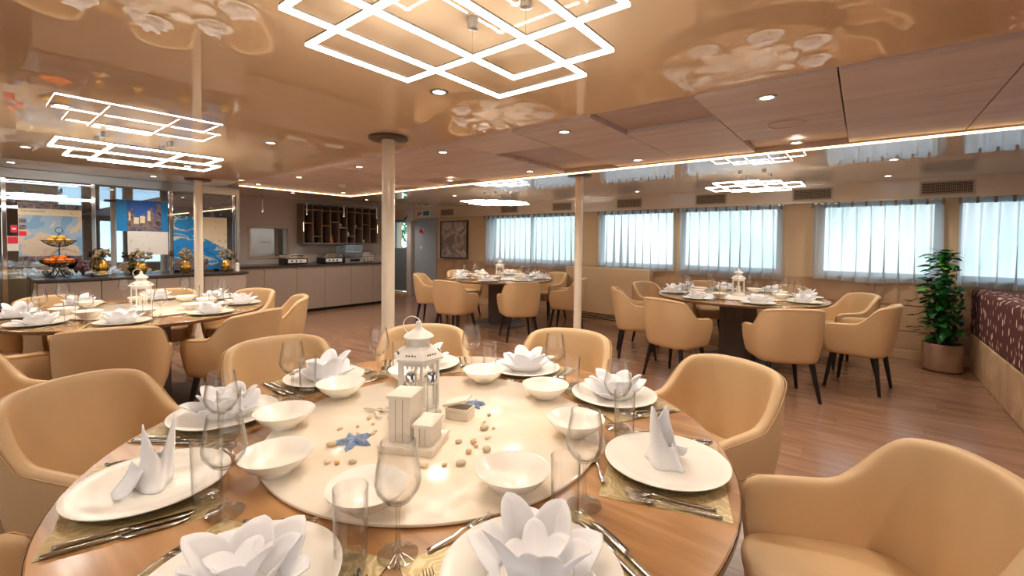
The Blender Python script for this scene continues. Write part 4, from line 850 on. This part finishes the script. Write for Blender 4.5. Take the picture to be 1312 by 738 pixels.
e = empty('pink_bouquet', (-6.96, 0.875, 0.901)); tag(e, 'dusky pink dried flower bunch lying right of the fruit stand', 'flowers'); bouquet(e, 'dried_pink', 77, z0=0.04, spread=0.055, n=40, hz=0.15)
# two-tier fruit stand
e = empty('fruit_stand', (-6.98, 0.69, 0.901)); tag(e, 'two-tier black wire fruit stand with scrolled feet', 'fruit stand')
MB().tube([(0, 0, 0.10), (0, 0, 0.50)], 0.005, 8).obj('pole', 'black_iron', e)
MB().tube([(0, 0.03*math.cos(t), 0.53+0.03*math.sin(t)) for t in [2*PI*i/20 for i in range(21)]], 0.003, 6).obj('ring', 'black_iron', e, smooth=True)
def wire_basket(z, R, h):
    b = MB()
    for fr in (0.35, 0.6, 0.8, 1.0): zz = z+h*(fr**2.2); b.tube([(R*fr*math.cos(t), R*fr*math.sin(t), zz) for t in [2*PI*i/32 for i in range(33)]], 0.003 if fr < 1 else 0.005, 6)
    for i in range(20): a = 2*PI*i/20; b.tube([(R*fr*math.cos(a), R*fr*math.sin(a), z+h*(fr**2.2)) for fr in (0.02, 0.35, 0.6, 0.8, 1.0)], 0.0022, 5)
    b.obj('basket', 'black_iron', e, smooth=True)
wire_basket(0.115, 0.155, 0.085); wire_basket(0.345, 0.14, 0.07)
for s1 in range(4):
    a = PI/4+s1*PI/2; pts = []
    for i in range(30):
        t = i/29; ang = 3.6*PI*t; r_ = 0.035*(1-0.8*t); pts.append((0.10-0.0+r_*math.sin(ang)*0.9, 0.04-0.005+r_*-math.cos(ang)))
    pp = [(0.0, 0.115), (0.02, 0.06), (0.06, 0.004)]+[(0.10+0.035*(1-0.8*t)*math.sin(3.4*PI*t), 0.040-0.036*(1-0.75*t)*math.cos(3.4*PI*t)) for t in [i/24 for i in range(25)]]
    MB().tube([(x*math.cos(a), x*math.sin(a), z) for x, z in pp], 0.0035, 6).obj('scroll_foot', 'black_iron', e, smooth=True)
orm = MB().ball((0, 0, 0), 0.034, 14, 10, (1, 1, 0.92)).mesh('orange', 'orange_peel', True); apm = MB().ball((0, 0, 0), 0.03, 14, 10, (1, 1, 0.92)).mesh('apple', 'apple_yellow', True)
def fruit(me, n, R, z, zz, name, lb, grp):
    for i in range(n):
        if i < n-3: a = 2*PI*i/(n-3); r_ = R; h = 0
        else: a = 2*PI*(i-n+3)/3+0.3; r_ = 0.042; h = 0.036
        o = linkmesh(name, me, None, (-6.98+r_*math.cos(a), 0.69+r_*math.sin(a), 0.901+z+h)); tag(o, lb, 'fruit', grp)
fruit(orm, 11, 0.092, 0.188, 0, 'orange', 'ripe orange in the lower tier of the fruit stand', 'oranges in the lower basket')
fruit(apm, 9, 0.078, 0.412, 0, 'apple', 'yellow apple in the upper tier of the fruit stand', 'apples in the upper basket')

# ------------------------------------------------------------------ far kitchen counter, shelf, appliances
KF = -8.10
for i, (a, b) in enumerate([(2.62, 3.28), (3.28, 3.84), (3.84, 4.39), (4.39, 4.94), (4.94, 5.44), (5.44, 5.85)]):
    e = empty('kitchen_cabinet', (KF, a, 0)); tag(e, 'plain taupe kitchen cabinet, %s from the left along the far counter' % ['first', 'second', 'third', 'fourth', 'fifth', 'sixth'][i], 'cabinet', 'cabinets under the far counter')
    MB().box(KX-KF+0.005, -0.022, 0.001, b-a-0.001, 0.08, 0.86).obj('body', 'cabinet', e); MB().box(-0.02, 0, 0.003, b-a-0.003, 0.06, 0.855).obj('door', 'cabinet', e, bevel=0.002); MB().box(KX-KF+0.005, -0.05, 0.001, b-a-0.001, 0, 0.06).obj('plinth', 'cabinet_gap', e)
tag(MB().box(KX+0.003, KF+0.02, 2.60, 5.87, 0.862, 0.895).obj('worktop', 'counter_dark', bevel=0.003), 'dark stone worktop along the far kitchen counter', 'worktop')
ZK = 0.896
e = empty('wall_shelf', (KX, 4.16, 1.28)); tag(e, 'dark wooden open shelf unit with upright dividers and staggered lit shelves', 'shelf')
W_, H_, D_ = 1.66, 0.78, 0.26
MB().box(0.001, 0.012, 0, W_, 0, H_).obj('back_panel', 'shelf_back', e)
MB().box(0.012, D_, 0, W_, -0.0, 0.022).obj('bottom_board', 'shelf_wood', e); MB().box(0.012, D_, 0, W_, H_-0.12, H_-0.10).obj('top_board', 'shelf_wood', e)
nd = 10; dy = (W_-0.02)/(nd-1)
for i in range(nd): MB().box(0.012, D_, i*dy, i*dy+0.02, 0.022, H_-0.12).box(0.012, D_, i*dy, i*dy+0.02, H_-0.10, H_).obj('divider', 'shelf_wood', e)
hs = [0.40, 0.14, 0.36, 0.44, 0.33, 0.15, 0.33, 0.42, 0.33]
for i, h in enumerate(hs): MB().box(0.012, D_-0.01, i*dy+0.02, (i+1)*dy, h, h+0.016).obj('shelf_board', 'shelf_lit' if i not in (1, 5, 7) else 'shelf_wood', e)
for yy in (0, W_-0.02+0.02): MB().box(D_-0.004, D_+0.002, yy-0.001, yy+0.003, 0.24, 0.42).obj('light_tube', 'shelf_led', e)
def onshelf(i, h): return (KX+0.13, 4.16+(i+0.5)*dy+0.01, 1.28+h+0.001)
o = linkmesh('bottle_ornament', smesh(MB().lathe([(0.0, 0), (0.03, 0), (0.034, 0.03), (0.02, 0.10), (0.01, 0.14), (0.012, 0.17), (0, 0.172)], 18), 'bottle_ornament', 'amber'), None, onshelf(3, 0.022)); tag(o, 'slender amber glass bottle on the dark shelf', 'bottle')
v_ = MB().lathe([(0.02, 0), (0.035, 0.03), (0.02, 0.07), (0.022, 0.09)], 16, close=True); 
def deco(name, me_mb, mat, i, h, lb, cat): o = linkmesh(name, smesh(me_mb, name, mat), None, onshelf(i, h)); tag(o, lb, cat); return o
deco('jug', v_, 'glaze', 5, 0.166, 'small white jug on the dark shelf', 'jug')
deco('cup', MB().lathe([(0.022, 0), (0.035, 0.04), (0.036, 0.06), (0.033, 0.06), (0.02, 0.006), (0, 0.006)], 16), 'glaze', 6, 0.346, 'white cup standing on a lit shelf board', 'cup')
deco('pot', MB().lathe([(0.03, 0), (0.04, 0.05), (0.038, 0.07), (0.034, 0.07), (0.028, 0.008), (0, 0.008)], 16), 'glaze', 7, 0.022, 'pale pot on the bottom of the dark shelf', 'pot')
e2 = deco('seashell', MB().ball((0, 0, 0.045), 0.045, 12, 8, (0.7, 1, 0.85)).lathe([(0.03, 0.0), (0.012, 0.012)], 10), 'coral_white', 4, 0.346, 'large cream seashell on a lit shelf board', 'shell')
e = empty('dried_branches', onshelf(1, 0.156)); tag(e, 'tall dried branches standing in the dark shelf', 'branches')
for i in range(6): rnd = random.Random(i); MB().tube([(0, 0, 0), (rnd.uniform(-.01, .02), rnd.uniform(-.03, .03), 0.2), (rnd.uniform(-.02, .04), rnd.uniform(-.06, .06), 0.36+rnd.uniform(0, .1))], [0.004, 0.003, 0.001], 5).obj('branch', 'bark', e)
# buffet warmers, display case, cup basket
def warmer(y, lb):
    e = empty('buffet_warmer', (-8.42, y, ZK)); tag(e, lb, 'food warmer', 'steel buffet warmers on the far counter')
    b = MB().box(-0.16, 0.16, -0.20, 0.20, 0.01, 0.11).obj('body', 'black_plastic', e, bevel=0.006)
    MB().box(-0.17, 0.17, -0.21, 0.21, 0.112, 0.135).obj('rim', 'chrome', e, bevel=0.004)
    v = []; f = []; N = 10
    for x in (-0.155, 0.155):
        for i in range(N+1): a = PI*i/N; v.append((x, 0.19*math.copysign(abs(math.cos(a))**0.5, math.cos(a)), 0.137+0.055*math.sin(a)))
    for i in range(N): f.append((i, i+1, N+2+i, N+1+i))
    f.append(tuple(range(N, -1, -1))); f.append(tuple(N+1+i for i in range(N+1)))
    MB().add(v, f).obj('lid', 'chrome', e, auto=50); MB().tube([(0.17, -0.10, 0.15), (0.20, -0.09, 0.165), (0.20, 0.09, 0.165), (0.17, 0.10, 0.15)], 0.006, 8).obj('handle', 'black_plastic', e)
    MB().box(0.16, 0.166, -0.17, 0.17, 0.03, 0.095).obj('control_panel', 'plastic_white', e)
    for q in (-0.1, -0.02, 0.06): o = MB().lathe([(0.016, 0), (0.014, 0.014), (0, 0.014)], 14).obj('knob', 'black_plastic', e, loc=(0.166, q, 0.062)); o.rotation_euler = (0, PI/2, 0)
warmer(3.93, 'steel buffet warmer with domed lid nearest the serving hatch'); warmer(4.66, 'steel buffet warmer with domed lid beside the glass case')
e = empty('glass_display_case', (-8.42, 5.10, ZK)); tag(e, 'glass-topped steel refrigerated display case on the far counter', 'display case')
MB().box(-0.18, 0.18, -0.21, 0.21, 0, 0.10).obj('base', 'steel_brushed', e, bevel=0.004); MB().box(-0.17, 0.17, -0.205, 0.205, 0.10, 0.35).obj('glass_cover', 'glass_thick', e); MB().box(-0.16, 0.16, -0.2, 0.2, 0.22, 0.226).obj('shelf', 'chrome', e)
MB().box(-0.18, 0.18, -0.21, 0.21, 0.35, 0.362).obj('top', 'steel_brushed', e); MB().box(0.18, 0.184, -0.1, 0.12, 0.02, 0.08).obj('control_panel', 'black_plastic', e)
e = empty('cup_basket', (-8.42, 5.53, ZK)); tag(e, 'dark wire basket for cups at the right end of the far counter', 'basket')
b = MB()
for z, r_ in ((0.0, 0.135), (0.06, 0.165), (0.12, 0.19)): b.tube([(r_*math.cos(t)*0.8, r_*math.sin(t), z+0.004) for t in [2*PI*i/24 for i in range(25)]], 0.004, 6)
b.tube([(0, 0.19*math.cos(t), 0.12+0.13*math.sin(t)) for t in [PI*i/14 for i in range(15)]], 0.005, 6); b.box(-0.08, 0.08, -0.1, 0.1, 0.0, 0.004); b.obj('wire', 'wicker', e, smooth=False)
cm = smesh(MB().lathe([(0.018, 0), (0.036, 0.05), (0.037, 0.062), (0.034, 0.062), (0.016, 0.006), (0, 0.006)], 18), 'coffee_cup', 'glaze')
for i in range(11):
    rr_, k = ((i % 4)-1.5)*0.0755, i//4; o = linkmesh('coffee_cup', cm, None, (-8.42+(-0.01*(k % 3)), 5.53+rr_*(1 if k < 2 else 0.7), ZK+0.014+0.064*k)); tag(o, 'white coffee cup piled in the wire basket', 'cup', 'coffee cups in the wire basket')
e = empty('soap_bottle', (-7.0, 2.47, 0.901)); tag(e, 'small clear bottle with dark pump at the corner of the sideboard', 'bottle'); MB().lathe([(0.03, 0), (0.03, 0.10), (0.012, 0.12)], 16, close=True).obj('body', 'glaze', e, auto=40); MB().tube([(0, 0, 0.12), (0, 0, 0.16), (0.03, 0, 0.16)], 0.006).obj('pump', 'black_plastic', e)
for i, (y, nm) in enumerate([(3.18, 'above the serving hatch'), (3.93, 'left of the dark shelf'), (4.66, 'before the middle of the dark shelf'), (5.40, 'at the right end of the dark shelf')]):
    e = empty('pendant_lamp', (-7.9, y, 1.82)); tag(e, 'slender white tube pendant lamp hanging '+nm, 'pendant lamp', 'slender pendant lamps over the far counter')
    MB().lathe([(0.011, 0.0), (0.011, 0.20), (0.004, 0.205)], 12, close=True).obj('tube', 'plastic_white', e, auto=40); MB().lathe([(0.0015, 0.20), (0.0015, ZO-1.82)], 6).obj('cord', 'black_plastic', e); MB().lathe([(0, -0.001), (0.010, -0.001)], 12).obj('lens', 'lamp_lens', e)

# ------------------------------------------------------------------ sofa and plant
e = empty('banquette_sofa', (0.95, 5.45, 0)); tag(e, 'high-backed banquette in dark brown patterned fabric on a beige base', 'sofa')
MB().box(0.0, 0.20, -1.55, 1.52, 0.0, 0.40).obj('base_panel', 'sofa_base', e, bevel=0.01)
o = MB().box(-0.008, 0.22, -1.56, 1.53, 0.402, 0.90).obj('back', 'sofa_fabric', e); b = o.modifiers.new('b', 'BEVEL'); b.width = 0.045; b.segments = 4
MB().box(0.23, 0.85, -1.5, 1.5, 0.0, 0.30).obj('seat_base', 'sofa_base', e); o = MB().box(0.22, 0.86, -1.5, 1.5, 0.302, 0.46).obj('seat_cushion', 'sofa_seat', e, bevel=0.03)
o = MB().box(0.225, 0.36, -1.5, 1.5, 0.465, 0.88).obj('back_cushion', 'sofa_fabric', e, bevel=0.04)
e = empty('potted_ficus', (0.70, 6.68, 0)); tag(e, 'tall leafy green plant in a brown pot between curtains and sofa', 'potted plant')
MB().lathe([(0.14, 0.0), (0.165, 0.02), (0.17, 0.30), (0.165, 0.305), (0.155, 0.30), (0.15, 0.27)], 40, close=False).obj('pot', 'pot_brown', e, auto=50); MB().lathe([(0, 0.27), (0.154, 0.27)], 24).obj('soil', 'soil', e)
rnd = random.Random(5)
st = [(0, 0, 1.30), (-0.07, 0.04, 1.02), (0.07, -0.05, 1.08), (0.01, 0.07, 0.85), (-0.05, -0.08, 0.75)]
for x, y, h in st: MB().tube([(x*0.3, y*0.3, 0.26), (x*0.8, y*0.8, 0.26+(h-0.26)*0.5), (x*1.2, y*1.2, h)], [0.007, 0.005, 0.002], 6).obj('stem', 'bark', e)
lv = []
for mn in ('leaf_green', 'leaf_green', 'leaf_light'):
    v = []; f = []
    for i, (t, w) in enumerate(((0, 0.004), (0.25, 0.30), (0.55, 0.34), (0.8, 0.2), (1.0, 0.0))): z = -0.35*t*t; v += [(t, -w, z+0.06*w*2), (t, 0, z), (t, w, z+0.06*w*2)]
    for i in range(4):
        for j in range(2): a = i*3+j; f.append((a, a+1, a+4, a+3))
    lv.append(MB().add(v, f).mesh('leaf', mn, True))
for i in range(285):
    z = 0.33+0.98*(i/285)**0.9; rad = 0.27*(1-0.55*max(0, (z-0.75)/0.55)**1.5)*(0.75+0.35*rnd.random()) if z > 0.4 else 0.12
    x, y, h = st[rnd.choice([0, 0, 1, 2, 3, 4]) if z < 0.75 else rnd.choice([0, 0, 1, 2]) if z < 1.0 else 0]
    a = i*2.39996+rnd.uniform(-.3, .3); t0 = rnd.uniform(0.15, 0.75)
    px, py = x+rad*t0*math.cos(a), y+rad*t0*math.sin(a)
    if 0.70+px+0.15*math.cos(a) > 0.86: a = PI-a; px = min(px, 0.03)
    py = min(py, 0.22)
    o = linkmesh('leaf', lv[rnd.choice([0, 0, 0, 1, 1, 2]) if z > 0.8 else 0], e, (px, py, z)); s_ = rnd.uniform(0.09, 0.14); o.scale = (s_, s_*0.8, s_); o.rotation_euler = (rnd.uniform(-.5, .5), rnd.uniform(-0.7, 0.35), a)
fb = MB()
for i in range(420):
    z = 0.32+0.6*rnd.random(); a = rnd.uniform(0, 2*PI); r_ = 0.16*math.sqrt(rnd.random())*(1 if z > 0.42 else 0.6); c_ = Vector((r_*math.cos(a), r_*math.sin(a), z)); u = Vector((rnd.gauss(0, 1), rnd.gauss(0, 1), rnd.gauss(-0.3, 0.5))).normalized()*0.05; w = u.cross(Vector((0, 0, 1))).normalized()*0.02
    fb.add([c_-u, c_+w, c_+u, c_-w], [(0, 1, 2, 3)])
fb.obj('inner_foliage', 'leaf_green', e)['kind'] = 'stuff'
# unused first prototypes are all placed above
S.cycles.max_bounces = 10; S.cycles.transparent_max_bounces = 24; S.cycles.glossy_bounces = 5; S.cycles.diffuse_bounces = 4; S.cycles.caustics_reflective = False; S.cycles.caustics_refractive = False
S.cycles.sample_clamp_indirect = 6.0
